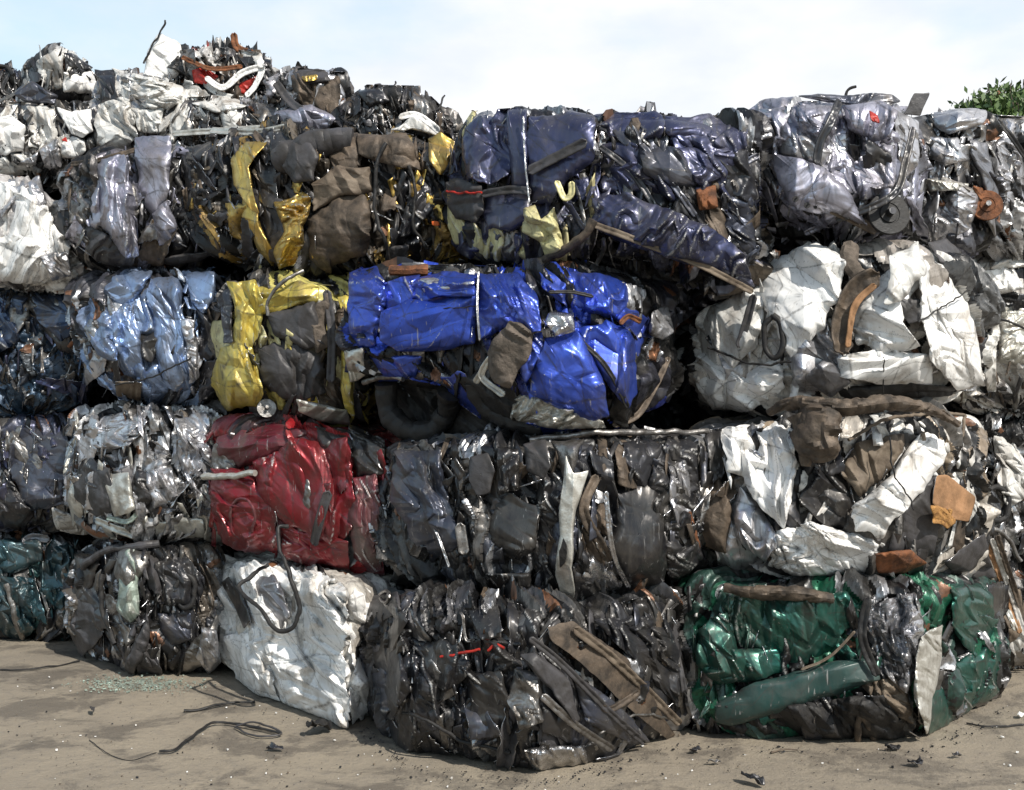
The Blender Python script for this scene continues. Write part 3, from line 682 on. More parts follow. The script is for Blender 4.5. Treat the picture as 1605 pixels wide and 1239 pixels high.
b.panel([(1350, 950), (1430, 930), (1450, 1000), (1425, 1090), (1375, 1040), (1345, 1000)], 'silver_paint', .05, .07, .05, 2, fine=1.3, label='torn dull grey sheet')
b.panel([(1345, 1070), (1420, 1065), (1430, 1140), (1375, 1110)], 'tan_hide', .06, .05, .05)
b.panel([(1440, 1000), (1480, 975), (1470, 1060), (1450, 1150), (1435, 1100)], 'aluminium', .07, .05, .06)
b.panel([(1488, 915), (1545, 905), (1560, 985), (1530, 1040), (1498, 990)], 'green_paint', .06, .05, .09, 2.5, .2)
b.panel([(1500, 1040), (1565, 1000), (1572, 1085), (1500, 1130), (1470, 1150), (1480, 1080)], 'green_paint', .05, .04, .06, 4, 0)
b.panel([(1130, 1110), (1390, 1090), (1420, 1160), (1300, 1160), (1120, 1155)], 'rubber', .045, .06, .1, 1)  # black sheet put in for the shaded hollow under the bumper
b.tube([(1345, 1160), (1350, 1120), (1375, 1165), (1400, 1178)], .016, 'brown_dirt_metal', .08, name='bent_pipe')
b.ribbon([(1360, 935), (1352, 1000), (1375, 1060)], .04, 'rubber', .12)
b.ribbon([(1340, 990), (1300, 1030), (1255, 1050)], .012, 'tan_hide', .12)

# ================================================================== ROW B
pal_navy = [((.03, .035, .06), 5), ((.05, .055, .075), 3), ((.015, .015, .02), 3), ((.12, .12, .13), 1)]
b = Bale([(-70, 655, 830, 7.35), (125, 655, 828, 7.2)], 'dark navy crushed car bale above the teal one at the far left, second layer', pal_navy, cell=.14, smats=['slate_paint', 'navy_paint', 'dull_steel', 'black_paint'])
b.panel([(20, 670), (100, 660), (112, 720), (105, 790), (40, 800), (15, 740)], 'slate_paint', .06, .04, .16, 1)
b.panel([(-10, 760), (20, 755), (45, 800), (30, 830), (-10, 825)], 'charcoal_paint', .07, .04, .08)
b.panel([(80, 798), (130, 812), (160, 828), (130, 838), (90, 830)], 'dirty_white_paint', .15, .03, .06, label='loose creased white strip')

pal = [((.42, .41, .42), 4), ((.28, .27, .28), 3), ((.55, .54, .54), 2), ((.12, .115, .11), 3), ((.2, .17, .14), 1)]
b = Bale([(105, 650, 830, 6.9), (200, 640, 845, 6.5), (345, 645, 852, 6.45)], 'silver grey crushed car bale in vertical folds, directly left of the red bale', pal, cell=.085, aspect=3.2, amp=.065, black=.2, steel=.3, rust=.03, metallic=.5, scraps=(14, 170), smats=['silver_paint', 'bare_steel', 'silver_paint', 'charcoal_paint', 'aluminium'])
b.panel([(275, 655), (325, 650), (338, 740), (325, 800), (290, 770), (278, 710)], 'silver_paint', .06, .05, .06, 4, 0)
b.panel([(125, 665), (200, 645), (235, 660), (200, 700), (130, 705)], 'silver_paint', .05, .05, .06, 2, 1.1)
b.panel([(120, 735), (175, 735), (178, 800), (150, 815), (115, 780)], 'grey_plastic', .08, .03, .1)
b.panel([(163, 745), (200, 740), (210, 800), (180, 815)], 'aluminium', .09, .02, .08)
b.panel([(228, 740), (270, 735), (278, 790), (240, 800)], 'silver_paint', .08, .05, .05, 3)
b.panel([(240, 815), (320, 812), (325, 845), (245, 842)], 'aluminium', .08, .02, .08, 1)
b.ribbon([(150, 815), (180, 828), (215, 840)], .05, 'aluminium', .1)
b.ribbon([(168, 812), (200, 818), (215, 805)], .03, 'pale_green_paint', .11)

pal = [((.28, .012, .016), 6), ((.16, .015, .02), 3), ((.04, .02, .022), 2), ((.1, .08, .075), 1)]
b = Bale([(325, 665, 850, 6.35), (450, 665, 878, 6.0), (602, 690, 905, 5.7)], 'glossy red crushed car bale in the second layer above the white bale', pal, cell=.13, amp=.05, aspect=1.8, black=.08, steel=.02, rust=.01, metallic=.25, scraps=(8, 50), smats=['red_paint', 'red_paint', 'dark_red_paint', 'dull_steel'])
b.panel([(348, 662), (430, 662), (482, 675), (490, 700), (440, 715), (370, 735), (335, 715)], 'dark_red_paint', .04, .03, .12, 2, 1.2)
b.panel([(400, 725), (455, 690), (545, 690), (556, 760), (550, 830), (520, 850), (450, 820), (405, 780)], 'red_paint', .08, .05, .14, 1.6, -.6)
b.panel([(330, 735), (395, 740), (430, 800), (438, 862), (400, 872), (350, 850), (332, 800)], 'red_paint', .07, .05, .1, 1.8, .3)
b.panel([(440, 820), (500, 830), (548, 850), (548, 900), (490, 892), (440, 870)], 'red_paint', .07, .05, .08, 2.5, .4)
b.panel([(553, 748), (592, 740), (598, 800), (596, 892), (555, 890), (548, 820)], 'dark_red_paint', .06, .02, .06, 5, 0)
b.panel([(545, 665), (602, 690), (600, 740), (560, 750), (552, 700)], 'black_paint', .03, .04, .08)
b.panel([(490, 668), (550, 672), (556, 700), (545, 735), (500, 700)], 'charcoal_paint', .04, .03, .08)
b.panel([(590, 760), (606, 740), (608, 850), (600, 900), (592, 860)], 'charcoal_paint', .08, .03, .06, 4, 0)
b.ribbon([(515, 770), (500, 820), (492, 855)], .05, 'grey_plastic', .14)
b.tube([(318, 748), (360, 746), (400, 742)], .018, 'aluminium', .12, name='pipe', label='pale grey pipe end')
b.tube([(365, 790), (380, 780), (398, 800), (395, 835), (378, 845), (362, 825), (362, 795)], .008, 'dark_red_paint', .13, name='headlamp_rim')

pal = [((.022, .022, .025), 6), ((.04, .043, .055), 3), ((.07, .065, .06), 3), ((.15, .14, .13), 1), ((.1, .075, .055), 1)]
b = Bale([(600, 700, 905, 5.65), (720, 690, 935, 5.25), (900, 688, 948, 5.0), (1112, 690, 895, 5.35)], 'black and grey crushed car bale with a pale upright metal strip, below the blue bale', pal, cell=.1, aspect=2.6, amp=.07, step=1.1, black=.4, steel=.15, scraps=(34, 260), smats=['black_paint', 'charcoal_paint', 'charcoal_paint', 'dull_steel', 'black_paint', 'slate_paint', 'brown_dirt_metal'])
b.panel([(615, 710), (690, 705), (700, 760), (720, 850), (680, 880), (640, 840), (612, 780)], 'slate_paint', .05, .05, .13, 1.8)
b.panel([(690, 705), (780, 700), (800, 780), (770, 830), (720, 800)], 'black_paint', .03, .05, .09, 3, name='crushed_door')
b.panel([(715, 800), (770, 830), (770, 930), (720, 925), (700, 870)], 'charcoal_paint', .03, .05, .07, 4, name='crushed_door')
b.panel([(850, 745), (885, 740), (880, 930), (835, 935), (830, 850)], 'charcoal_paint', .02, .05, .06, 5, name='crushed_door')
b.panel([(1030, 760), (1095, 770), (1100, 880), (1050, 920), (1040, 840)], 'charcoal_paint', .02, .06, .06, 4, name='crushed_door')
b.panel([(735, 715), (762, 708), (774, 735), (765, 770), (745, 778), (732, 750)], 'grey_plastic', .12, .008, .2, name='speaker_cone', jag=.01, label='grey oval disc')
b.panel([(820, 695), (858, 690), (866, 730), (850, 752), (825, 740)], 'grey_plastic', .10, .012, .2, name='plate', jag=.01)
b.panel([(770, 790), (805, 775), (845, 800), (840, 860), (815, 880), (765, 850)], 'black_paint', .07, .03, .12)
b.panel([(780, 700), (815, 705), (818, 770), (785, 775)], 'black_paint', .06, .03)
ds = b.panel([(888, 712), (900, 742), (922, 735), (905, 800), (896, 850), (895, 938), (878, 940), (868, 900), (880, 800)], 'aluminium', .14, .008, .2, 4, 0, .02, name='door_strip', label='long pale metal strip with oval holes', jag=.01)
b.panel([(884, 842), (890, 855), (888, 885), (880, 895), (877, 865)], 'rubber', .155, .002, name='oval_hole', thick=0, jag=.01, curl=0, parent=ds)
b.panel([(960, 760), (1030, 755), (1045, 850), (1040, 920), (985, 930), (955, 850)], 'black_paint', .08, .025, .14, 2)
b.panel([(1048, 730), (1080, 720), (1090, 800), (1060, 840)], 'silver_paint', .05, .05, .05)
b.panel([(870, 690), (1000, 690), (1080, 700), (1080, 740), (980, 740), (880, 710)], 'brown_dirt_metal', -.02, .06, .06, 1)
b.ribbon([(935, 745), (915, 800), (940, 850), (955, 880)], .045, 'brown_dirt_metal', .1)
b.ribbon([(950, 770), (955, 830), (965, 880), (985, 920)], .02, 'bare_steel', .14, jag=.5)
b.ribbon([(670, 800), (690, 850), (705, 890)], .014, 'bare_steel', .13, jag=.5)
b.ribbon([(720, 820), (728, 870)], .05, 'dull_steel', .1)
b.panel([(1060, 830), (1075, 790), (1095, 870), (1080, 900), (1062, 880)], 'rust', .06, .02)
b.panel([(760, 900), (830, 900), (835, 940), (790, 938)], 'black_paint', .07, .03)
b.panel([(925, 870), (990, 920), (960, 945), (905, 930)], 'bare_steel', .05, .06, .04, fine=1.3)
b.tube([(830, 690), (930, 680), (1030, 678), (1110, 676)], .014, 'dull_steel', .05, name='bent_pipe')

pal = [((.62, .60, .56), 5), ((.45, .41, .36), 3), ((.12, .11, .10), 3), ((.22, .17, .12), 2)]
b = Bale([(1105, 680, 900, 5.4), (1260, 660, 905, 5.2), (1400, 655, 905, 5.25), (1545, 660, 890, 5.7)], 'white and brown crushed car bale above the green bale, orange board in its side', pal, cell=.13, aspect=2, amp=.07, black=.28, steel=.08, rust=.02, metallic=.15, scraps=(18, 160), smats=['dirty_white_paint', 'white_paint', 'brown_dirt_metal', 'charcoal_paint', 'grey_plastic'])
b.panel([(1130, 675), (1230, 662), (1247, 700), (1245, 790), (1225, 830), (1190, 800), (1165, 750), (1142, 740)], 'white_paint', .08, .05, .1, 2.5, -.3)
b.panel([(1160, 760), (1190, 800), (1225, 850), (1200, 880), (1165, 850), (1150, 790)], 'silver_paint', .09, .04, .08, 3, -.4)
b.panel([(1440, 680), (1500, 665), (1470, 735), (1385, 840), (1340, 835), (1335, 800), (1400, 740)], 'white_paint', .12, .025, .1, 4, .75)
b.panel([(1200, 835), (1270, 820), (1350, 835), (1388, 855), (1375, 890), (1340, 908), (1250, 905), (1205, 885)], 'white_paint', .08, .08, .055, 1.5, .2, fine=1.3)
b.panel([(1440, 662), (1508, 652), (1525, 700), (1528, 760), (1500, 740), (1478, 700)], 'dirty_white_paint', .09, .035, .1, 3, -.2)
b.panel([(1345, 690), (1420, 680), (1400, 735), (1345, 780), (1320, 740)], 'tan_hide', .06, .04, .1)
b.panel([(1400, 810), (1465, 745), (1475, 820), (1460, 870), (1390, 860)], 'grey_plastic', .08, .03, .15)
b.panel([(1252, 720), (1320, 715), (1335, 800), (1300, 830), (1258, 790)], 'black_paint', .03, .05)
b.panel([(1080, 790), (1128, 745), (1145, 800), (1140, 870), (1090, 850)], 'brown_dirt_metal', .08, .03, .12)
b.panel([(1128, 880), (1110, 780), (1160, 800), (1195, 880), (1160, 900)], 'silver_paint', .06, .04, .1, 3, -.1)
b.panel([(1470, 748), (1484, 745), (1526, 780), (1520, 818), (1478, 812), (1462, 790)], 'wood', .15, .008, .3, 1, 0, .01, name='board', label='orange brown board', jag=.01)
b.panel([(1455, 795), (1495, 800), (1500, 822), (1485, 828), (1460, 818)], 'foam', .18, .03, .03, 1, name='foam_lump', jag=.12, fine=1.4)
b.panel([(1375, 870), (1430, 862), (1455, 885), (1420, 902), (1380, 900)], 'rust', .1, .03)
b.panel([(1478, 880), (1540, 840), (1560, 905), (1500, 905)], 'grey_plastic', .14, .02, .2)
b.tube([(1330, 690), (1400, 655), (1500, 650), (1512, 660), (1505, 690)], .008, 'tan_hide', .16, name='wire')
b.tube([(1395, 685), (1400, 740), (1425, 780), (1432, 800)], .004, 'rubber', .2, name='wire', seg=6)
for k in range(5):
    b.ribbon([(1530 + k * 8, 860 - k * 5), (1560 + k * 8, 930), (1585 + k * 7, 985 + k * 4)], .03, ['tan_hide', 'aluminium', 'wood', 'dirty_white_paint', 'brown_dirt_metal'][k], .05, name='torn_strip')

pal = [((.12, .12, .125), 4), ((.3, .29, .28), 3), ((.03, .03, .032), 5), ((.5, .48, .46), 2)]
b = Bale([(1505, 665, 1045, 6.4), (1690, 665, 1050, 6.6)], 'tangled grey crushed car bale at the far right edge beside the green bale', pal, cell=.09, black=.34, steel=.2, scraps=(14, 150), smats=['charcoal_paint', 'dull_steel', 'bare_steel', 'dirty_white_paint', 'black_paint'])
b.panel([(1560, 680), (1605, 690), (1620, 770), (1580, 800), (1560, 740)], 'dirty_white_paint', .05, .06, .06)
b.tube([(1540, 780), (1560, 765), (1580, 780), (1575, 810), (1550, 815), (1540, 795)], .018, 'rubber', .1, name='hose')
b.tube([(1540, 840), (1560, 830), (1585, 850), (1600, 880)], .014, 'dull_steel', .1, name='bent_pipe')
b.panel([(1560, 930), (1600, 925), (1610, 985), (1580, 1010)], 'tan_hide', .1, .03)

# ================================================================== ROW C
pal = [((.02, .04, .07), 5), ((.03, .06, .10), 3), ((.015, .018, .025), 3), ((.12, .14, .16), 1)]
b = Bale([(-70, 455, 648, 7.3), (132, 458, 645, 7.1)], 'deep blue black crushed car bale at the far left in the third layer', pal, cell=.08, aspect=2.5, steel=.14, scraps=(12, 160), smats=['deep_blue_paint', 'navy_paint', 'dull_steel', 'light_blue_paint', 'black_paint'])
b.panel([(50, 462), (125, 460), (122, 520), (95, 535), (60, 500)], 'deep_blue_paint', .06, .03, .15)
b.panel([(-10, 465), (45, 465), (30, 540), (-10, 560)], 'deep_blue_paint', .05, .04, .1)
b.tube([(100, 520), (115, 512), (120, 530), (108, 545)], .014, 'rust', .1)

pal = [((.27, .36, .52), 5), ((.17, .22, .33), 3), ((.40, .47, .58), 2), ((.05, .05, .06), 2)]
b = Bale([(126, 445, 600, 6.9), (165, 428, 622, 6.6), (355, 424, 635, 6.45)], 'light blue crushed car bale in long vertical folds, third layer left of the yellow bale', pal, cell=.1, aspect=3, amp=.06, black=.12, steel=.1, rust=.02, metallic=.5, sh=.13, scraps=(10, 70), smats=['light_blue_paint', 'light_blue_paint', 'silver_paint', 'charcoal_paint'])
b.panel([(130, 455), (190, 430), (240, 425), (215, 470), (190, 520), (185, 570), (150, 560), (130, 510)], 'light_blue_paint', .05, .06, .1, 2.5, .3)
b.panel([(235, 435), (280, 430), (290, 500), (300, 590), (290, 612), (262, 610), (240, 540), (230, 480)], 'light_blue_paint', .08, .045, .1, 4, 0)
b.panel([(172, 500), (200, 470), (222, 520), (225, 600), (195, 590), (175, 545)], 'light_blue_paint', .08, .05, .07, 4, -.1)
b.panel([(215, 590), (250, 570), (265, 615), (240, 628), (215, 615)], 'light_blue_paint', .1, .03)
b.panel([(295, 430), (338, 428), (335, 470), (318, 490), (298, 470)], 'light_blue_paint', .09, .03, .1)
b.panel([(285, 500), (305, 500), (312, 590), (295, 605)], 'silver_paint', .08, .04, .05, 3)
b.panel([(310, 480), (345, 500), (345, 580), (315, 560)], 'charcoal_paint', .06, .04)
b.panel([(180, 600), (225, 600), (222, 628), (185, 622)], 'tan_hide', .08, .03)
b.ribbon([(135, 538), (170, 528), (180, 570), (185, 600)], .05, 'charcoal_paint', .1)
b.tube([(180, 605), (240, 590), (300, 560)], .005, 'rubber', .15, name='wire', seg=6)

pal = [((.45, .40, .12), 5), ((.3, .24, .07), 2), ((.06, .055, .05), 4), ((.12, .105, .09), 2)]
b = Bale([(325, 470, 615, 6.45), (365, 432, 645, 6.2), (470, 428, 662, 6.0), (572, 435, 668, 6.05)], 'yellow crushed car bale with dark grey panels, third layer left of the blue bale', pal, cell=.12, aspect=2, amp=.06, black=.3, steel=.06, rust=.02, metallic=.1, scraps=(12, 90), smats=['yellow_paint', 'cream_paint', 'grey_plastic', 'charcoal_paint', 'brown_dirt_metal'])
b.panel([(355, 440), (400, 436), (412, 470), (402, 530), (385, 560), (360, 560), (368, 500)], 'yellow_paint', .08, .05, .1, 2.5)
b.panel([(345, 545), (395, 545), (412, 600), (405, 640), (360, 642), (332, 605)], 'yellow_paint', .1, .05, .1, 2)
b.panel([(398, 455), (470, 440), (502, 448), (500, 470), (440, 488), (402, 492)], 'yellow_paint', .09, .03, .1, 2, 1.3)
b.panel([(530, 468), (552, 465), (556, 560), (552, 660), (536, 640), (535, 560)], 'yellow_paint', .08, .03, .08, 4, 0)
b.panel([(420, 492), (495, 472), (508, 540), (480, 545), (430, 530)], 'grey_plastic', .08, .02, .15)
b.panel([(402, 545), (470, 530), (505, 560), (515, 620), (460, 630), (410, 600)], 'grey_plastic', .08, .04, .1)
b.panel([(480, 500), (512, 460), (516, 545), (495, 555)], 'brown_cloth', .1, .02, .1)
b.panel([(463, 625), (545, 640), (552, 664), (500, 660), (468, 645)], 'aluminium', .14, .02, .1, 1, 1.2)
b.panel([(345, 462), (365, 450), (362, 540), (350, 540)], 'charcoal_paint', .11, .02)
b.ribbon([(512, 455), (520, 520), (518, 600)], .045, 'grey_plastic', .12, jag=.05)
b.tube([(420, 495), (422, 465), (445, 440), (475, 425)], .010, 'dull_steel', .16, name='wire')
b.disc(418, 640, 15, 'dull_steel', .1, name='pulley')

pal = [((.03, .075, .50), 6), ((.02, .03, .16), 2), ((.03, .03, .04), 4), ((.12, .11, .10), 1)]
b = Bale([(545, 425, 580, 5.6), (700, 420, 615, 5.35), (770, 420, 665, 5.2), (850, 420, 680, 5.1), (980, 435, 680, 5.15), (1058, 450, 640, 5.5)], 'bright blue crushed car bale in the middle of the wall with a flat door', pal, cell=.14, aspect=1.6, amp=.06, black=.4, steel=.15, rust=.04, metallic=.6, scraps=(12, 110), smats=['blue_paint', 'blue_paint', 'charcoal_paint', 'dull_steel', 'rubber'])
b.panel([(545, 428), (592, 420), (605, 450), (598, 500), (588, 545), (560, 545), (543, 515)], 'blue_paint', .07, .04, .12, 1.3, .5)
b.panel([(598, 490), (640, 470), (747, 460), (745, 540), (700, 548), (620, 550), (592, 535)], 'blue_paint', .12, .014, .3, 1, 1.3, .04, name='door_panel', label='flat blue door panel', jag=.012)
b.panel([(640, 440), (700, 425), (748, 432), (746, 462), (680, 468), (625, 480)], 'blue_paint', .09, .03, .14, 2, 1.2)
b.panel([(600, 440), (660, 430), (640, 475), (605, 490)], 'blue_paint', .09, .04, .1)
b.panel([(660, 438), (720, 436), (725, 456), (665, 460)], 'silver_paint', .13, .02, .1, 1, 1.3)
b.panel([(748, 430), (812, 426), (838, 460), (852, 520), (830, 530), (790, 515), (750, 535), (745, 480)], 'blue_paint', .10, .055, .1, 2.2, .1)
b.panel([(845, 422), (930, 430), (1010, 448), (1050, 470), (1052, 520), (1010, 522), (960, 500), (890, 480), (850, 450)], 'blue_paint', .05, .06, .11, 1.5, -.6)
b.panel([(900, 520), (950, 505), (985, 520), (1000, 560), (1005, 605), (985, 640), (945, 590), (920, 560)], 'blue_paint', .10, .045, .12, 2, -.4)
b.panel([(850, 530), (905, 520), (930, 560), (950, 610), (958, 652), (920, 662), (870, 640), (830, 615), (838, 570)], 'blue_paint', .13, .03, .2, 2.5, .15, .06, name='wing_panel', label='smooth blue wing panel', jag=.012)
b.panel([(815, 530), (850, 520), (848, 560), (825, 600), (812, 570)], 'blue_paint', .12, .03, .1)
b.panel([(860, 488), (892, 492), (898, 520), (872, 528), (855, 510)], 'bare_steel', .16, .03, .05)  # bright panel laid in as a white highlight on the blue
b.panel([(1018, 490), (1050, 480), (1055, 520), (1040, 535), (1020, 525)], 'silver_paint', .10, .04, .05)
b.panel([(800, 612), (860, 625), (950, 660), (955, 672), (860, 668), (800, 660)], 'aluminium', .11, .05, .05, 1, 1.3, fine=1.2)
b.panel([(820, 662), (900, 668), (915, 680), (880, 686), (840, 680)], 'blue_paint', .08, .03)
b.panel([(765, 555), (800, 502), (832, 512), (828, 560), (800, 608), (775, 600)], 'brown_cloth', .17, .035, .1, 2.5, .4, name='cloth_flap', label='grey brown torn cloth')
b.panel([(575, 555), (660, 560), (650, 590), (590, 600)], 'blue_paint', .03, .05, .07)
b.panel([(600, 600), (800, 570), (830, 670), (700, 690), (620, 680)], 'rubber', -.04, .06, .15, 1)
b.panel([(540, 545), (568, 545), (572, 590), (548, 600)], 'aluminium', .1, .04, .05)
b.panel([(600, 500), (612, 502), (615, 530), (602, 525)], 'dirty_white_paint', .14, .01, label='patch of bare primer on the blue')
b.tube([(605, 600), (608, 640), (635, 672), (672, 678), (700, 650), (705, 615)], .062, 'rubber', .04, name='tyre', label='folded black tyre', seg=20, crush=.06)
b.tube([(740, 600), (760, 640), (800, 660), (850, 672)], .045, 'rubber', .02, name='hose', seg=14, crush=.1)
b.tube([(570, 600), (600, 592), (632, 594)], .014, 'dull_steel', .1, name='bent_pipe')
b.ribbon([(745, 600), (770, 560), (755, 590), (790, 620)], .03, 'aluminium', .13, jag=.4)
b.ribbon([(972, 508), (985, 496), (1004, 504)], .025, 'rust', .15)
b.ribbon([(750, 425), (748, 480), (752, 535)], .010, 'bare_steel', .17, jag=.3)
b.ribbon([(905, 530), (950, 575), (985, 640)], .022, 'rubber', .16, jag=.2)
b.ribbon([(960, 668), (1000, 650), (1030, 600), (1048, 560)], .03, 'brown_dirt_metal', .08)
b.ribbon([(860, 458), (895, 458), (930, 465)], .016, 'rubber', .15)
b.tube([(598, 505), (670, 488), (745, 480)], .003, 'rubber', .135, name='door_groove', seg=6)

pal = [((.68, .66, .62), 6), ((.55, .51, .46), 3), ((.30, .27, .24), 1), ((.08, .08, .08), 1)]
b = Bale([(1080, 500, 635, 5.75), (1180, 425, 650, 5.45), (1260, 382, 640, 5.3), (1440, 385, 615, 5.25), (1555, 440, 610, 5.6)], 'big bright white crushed car bale at right in the third layer', pal, cell=.16, aspect=2, amp=.08, black=.2, steel=.05, rust=.03, metallic=.05, sh=.12, scraps=(10, 60), smats=['dirty_white_paint', 'white_paint', 'white_paint', 'charcoal_paint'])
b.panel([(1190, 425), (1240, 396), (1278, 380), (1325, 400), (1318, 460), (1285, 520), (1240, 560), (1215, 520), (1195, 465)], 'white_paint', .09, .06, .15, 1.8, .2)
b.panel([(1112, 482), (1160, 455), (1196, 480), (1190, 540), (1150, 580), (1110, 570), (1090, 530)], 'dirty_white_paint', .05, .045, .14, 1.5, -.6)
b.panel([(1090, 560), (1135, 545), (1160, 590), (1232, 560), (1226, 610), (1180, 645), (1115, 640), (1088, 605)], 'white_paint', .07, .05, .12, 1.4, .6)
b.panel([(1235, 520), (1290, 500), (1320, 540), (1325, 600), (1285, 625), (1240, 610)], 'silver_paint', .07, .06, .08, 3, .1)
b.panel([(1345, 460), (1400, 420), (1435, 380), (1455, 430), (1420, 480), (1400, 520), (1440, 545), (1380, 560), (1345, 540), (1330, 500)], 'white_paint', .11, .04, .13, 2, .6)
b.panel([(1440, 385), (1480, 420), (1515, 470), (1530, 530), (1546, 605), (1500, 606), (1460, 560), (1445, 500)], 'white_paint', .10, .055, .09, 3, -.3)
b.panel([(1310, 560), (1390, 548), (1460, 560), (1462, 604), (1390, 604), (1310, 588)], 'white_paint', .12, .02, .2, 2, 1.4, name='sill_panel')
b.panel([(1405, 470), (1440, 470), (1445, 500), (1425, 505)], 'grey_plastic', .12, .01)
b.panel([(1398, 400), (1425, 392), (1440, 380), (1450, 430), (1410, 470), (1385, 475)], 'dirty_white_paint', .15, .02, .08, 4, .5)
b.panel([(1255, 590), (1300, 560), (1330, 600), (1300, 625)], 'grey_paint', .11, .03)
b.panel([(1300, 605), (1420, 600), (1500, 608), (1490, 622), (1380, 628), (1310, 622)], 'rubber', .08, .02, .2)
b.ribbon([(1378, 430), (1345, 450), (1322, 490), (1316, 530), (1322, 556)], .10, 'brown_dirt_metal', .14, name='bent_duct', jag=.25, amp=.02, twist=.5)
b.ribbon([(1372, 446), (1340, 480), (1328, 545)], .03, 'wood', .17, name='bent_duct', jag=.3)
b.tube([(1335, 385), (1330, 410), (1345, 430)], .045, 'brown_cloth', .12, name='cloth_roll', crush=.3)
b.tube([(1212, 495), (1224, 510), (1225, 545), (1212, 560), (1200, 545), (1200, 510), (1212, 495)], .014, 'rubber', .14, name='rubber_loop')
b.ribbon([(1182, 462), (1170, 505), (1158, 545)], .04, 'grey_plastic', .14, jag=.05)
b.panel([(1450, 378), (1480, 372), (1505, 390), (1500, 420), (1470, 410)], 'grey_plastic', .02, .03, .1, name='dark_cap')
b.tube([(1440, 505), (1480, 480), (1520, 455)], .004, 'rubber', .17, name='wire', seg=6)
b.tube([(1110, 545), (1180, 570), (1240, 568)], .006, 'rubber', .14, name='wire', seg=6)
b.tube([(1385, 560), (1384, 620), (1386, 660)], .003, 'rubber', .17, name='wire', seg=6)

pal = [((.5, .47, .43), 4), ((.34, .31, .28), 3), ((.1, .09, .085), 3), ((.62, .6, .57), 2)]
b = Bale([(1500, 400, 640, 6.25), (1690, 388, 640, 6.4)], 'dirty white crushed car bale at the far right edge in the third layer', pal, cell=.09, aspect=1.2, black=.2, steel=.08, metallic=.1, scraps=(8, 90), smats=['dirty_white_paint', 'aluminium', 'charcoal_paint', 'brown_dirt_metal'])
b.panel([(1500, 398), (1610, 388), (1612, 418), (1540, 425), (1500, 420)], 'dirty_white_paint', .05, .05, .06, 2, 1.3)
b.panel([(1510, 430), (1590, 420), (1600, 455), (1530, 470)], 'white_paint', .06, .05, .08)
b.panel([(1570, 475), (1615, 475), (1615, 570), (1568, 568)], 'aluminium', .07, .02, .04, 5, 1.57)
b.tube([(1520, 480), (1560, 495), (1605, 515)], .007, 'rubber', .12, name='cable')
# ================================================================== ROW D
pal = [((.6, .59, .57), 5), ((.42, .4, .39), 3), ((.12, .11, .11), 1)]
b = Bale([(-70, 275, 440, 7.1), (50, 280, 448, 6.9), (125, 330, 440, 6.9)], 'whitish silver crushed car bale with diagonal creases at the far left in the fourth layer', pal, cell=.1, aspect=3.5, ang=-.5, amp=.05, black=.05, steel=.1, metallic=.2, scraps=(4, 30), smats=['dirty_white_paint', 'silver_paint', 'charcoal_paint'])
b.panel([(-20, 285), (28, 282), (58, 300), (85, 345), (108, 382), (106, 430), (60, 445), (-20, 442)], 'white_paint', .07, .045, .09, 4, -.5)
b.panel([(60, 400), (105, 395), (110, 432), (80, 440)], 'silver_paint', .1, .04, .05)
b.panel([(45, 285), (62, 275), (75, 320), (62, 330)], 'silver_paint', .08, .02)

pal = [((.28, .28, .36), 4), ((.13, .12, .14), 3), ((.05, .045, .045), 4), ((.12, .1, .08), 2)]
b = Bale([(108, 255, 425, 6.8), (170, 235, 420, 6.6), (310, 230, 418, 6.55)], 'lilac silver crushed car bale with two tall folded panels, fourth layer at left', pal, cell=.12, aspect=2.4, amp=.06, black=.32, scraps=(14, 110), smats=['lilac_silver_paint', 'charcoal_paint', 'dull_steel', 'brown_dirt_metal'])
b.panel([(150, 252), (195, 240), (208, 290), (212, 345), (218, 400), (200, 402), (170, 370), (142, 350), (146, 300)], 'lilac_silver_paint', .10, .045, .08, 4.5, -.25)
b.panel([(212, 218), (268, 214), (270, 260), (262, 320), (250, 345), (232, 330), (218, 290)], 'lilac_silver_paint', .13, .018, .2, 2, 0, name='smooth_panel')
b.panel([(238, 335), (262, 318), (280, 350), (276, 375), (250, 385)], 'lilac_silver_paint', .1, .03, .08)
b.panel([(136, 350), (170, 370), (215, 400), (205, 422), (150, 412), (134, 390)], 'grey_plastic', .09, .035, .08, 3, -.8)
b.panel([(110, 300), (140, 290), (140, 360), (118, 370)], 'rubber', .04, .03)
b.panel([(245, 405), (300, 400), (345, 390), (310, 412), (260, 418)], 'grey_plastic', .12, .015, .2)
b.ribbon([(112, 258), (160, 250), (215, 235)], .03, 'brown_dirt_metal', .1)

pal = [((.07, .058, .045), 6), ((.12, .095, .065), 3), ((.03, .028, .026), 5), ((.3, .19, .05), 2), ((.2, .17, .13), 1)]
b = Bale([(290, 245, 375, 6.55), (350, 215, 400, 6.3), (440, 205, 425, 6.1), (520, 210, 428, 6.0)], 'brown and gold crushed car bale with curved gold wing edges, fourth layer', pal, cell=.11, aspect=2, amp=.075, step=1.2, black=.3, steel=.06, rust=.02, scraps=(18, 160), smats=['charcoal_paint', 'brown_dirt_metal', 'gold_paint', 'grey_plastic', 'black_paint'])
b.panel([(362, 255), (385, 225), (420, 215), (402, 240), (388, 262), (396, 300), (410, 335), (398, 330), (378, 300), (365, 280)], 'gold_paint', .12, .03, .08, 3)
b.panel([(378, 305), (400, 325), (412, 360), (432, 395), (430, 418), (408, 395), (385, 345)], 'gold_paint', .10, .03, .07, 3, -.3)
b.panel([(432, 318), (470, 300), (485, 310), (478, 350), (470, 412), (438, 418), (430, 395), (445, 360), (436, 340)], 'gold_paint', .13, .045, .05, 1.4, 1.3)
b.panel([(280, 230), (330, 225), (345, 280), (330, 330), (295, 300)], 'charcoal_paint', .02, .05)
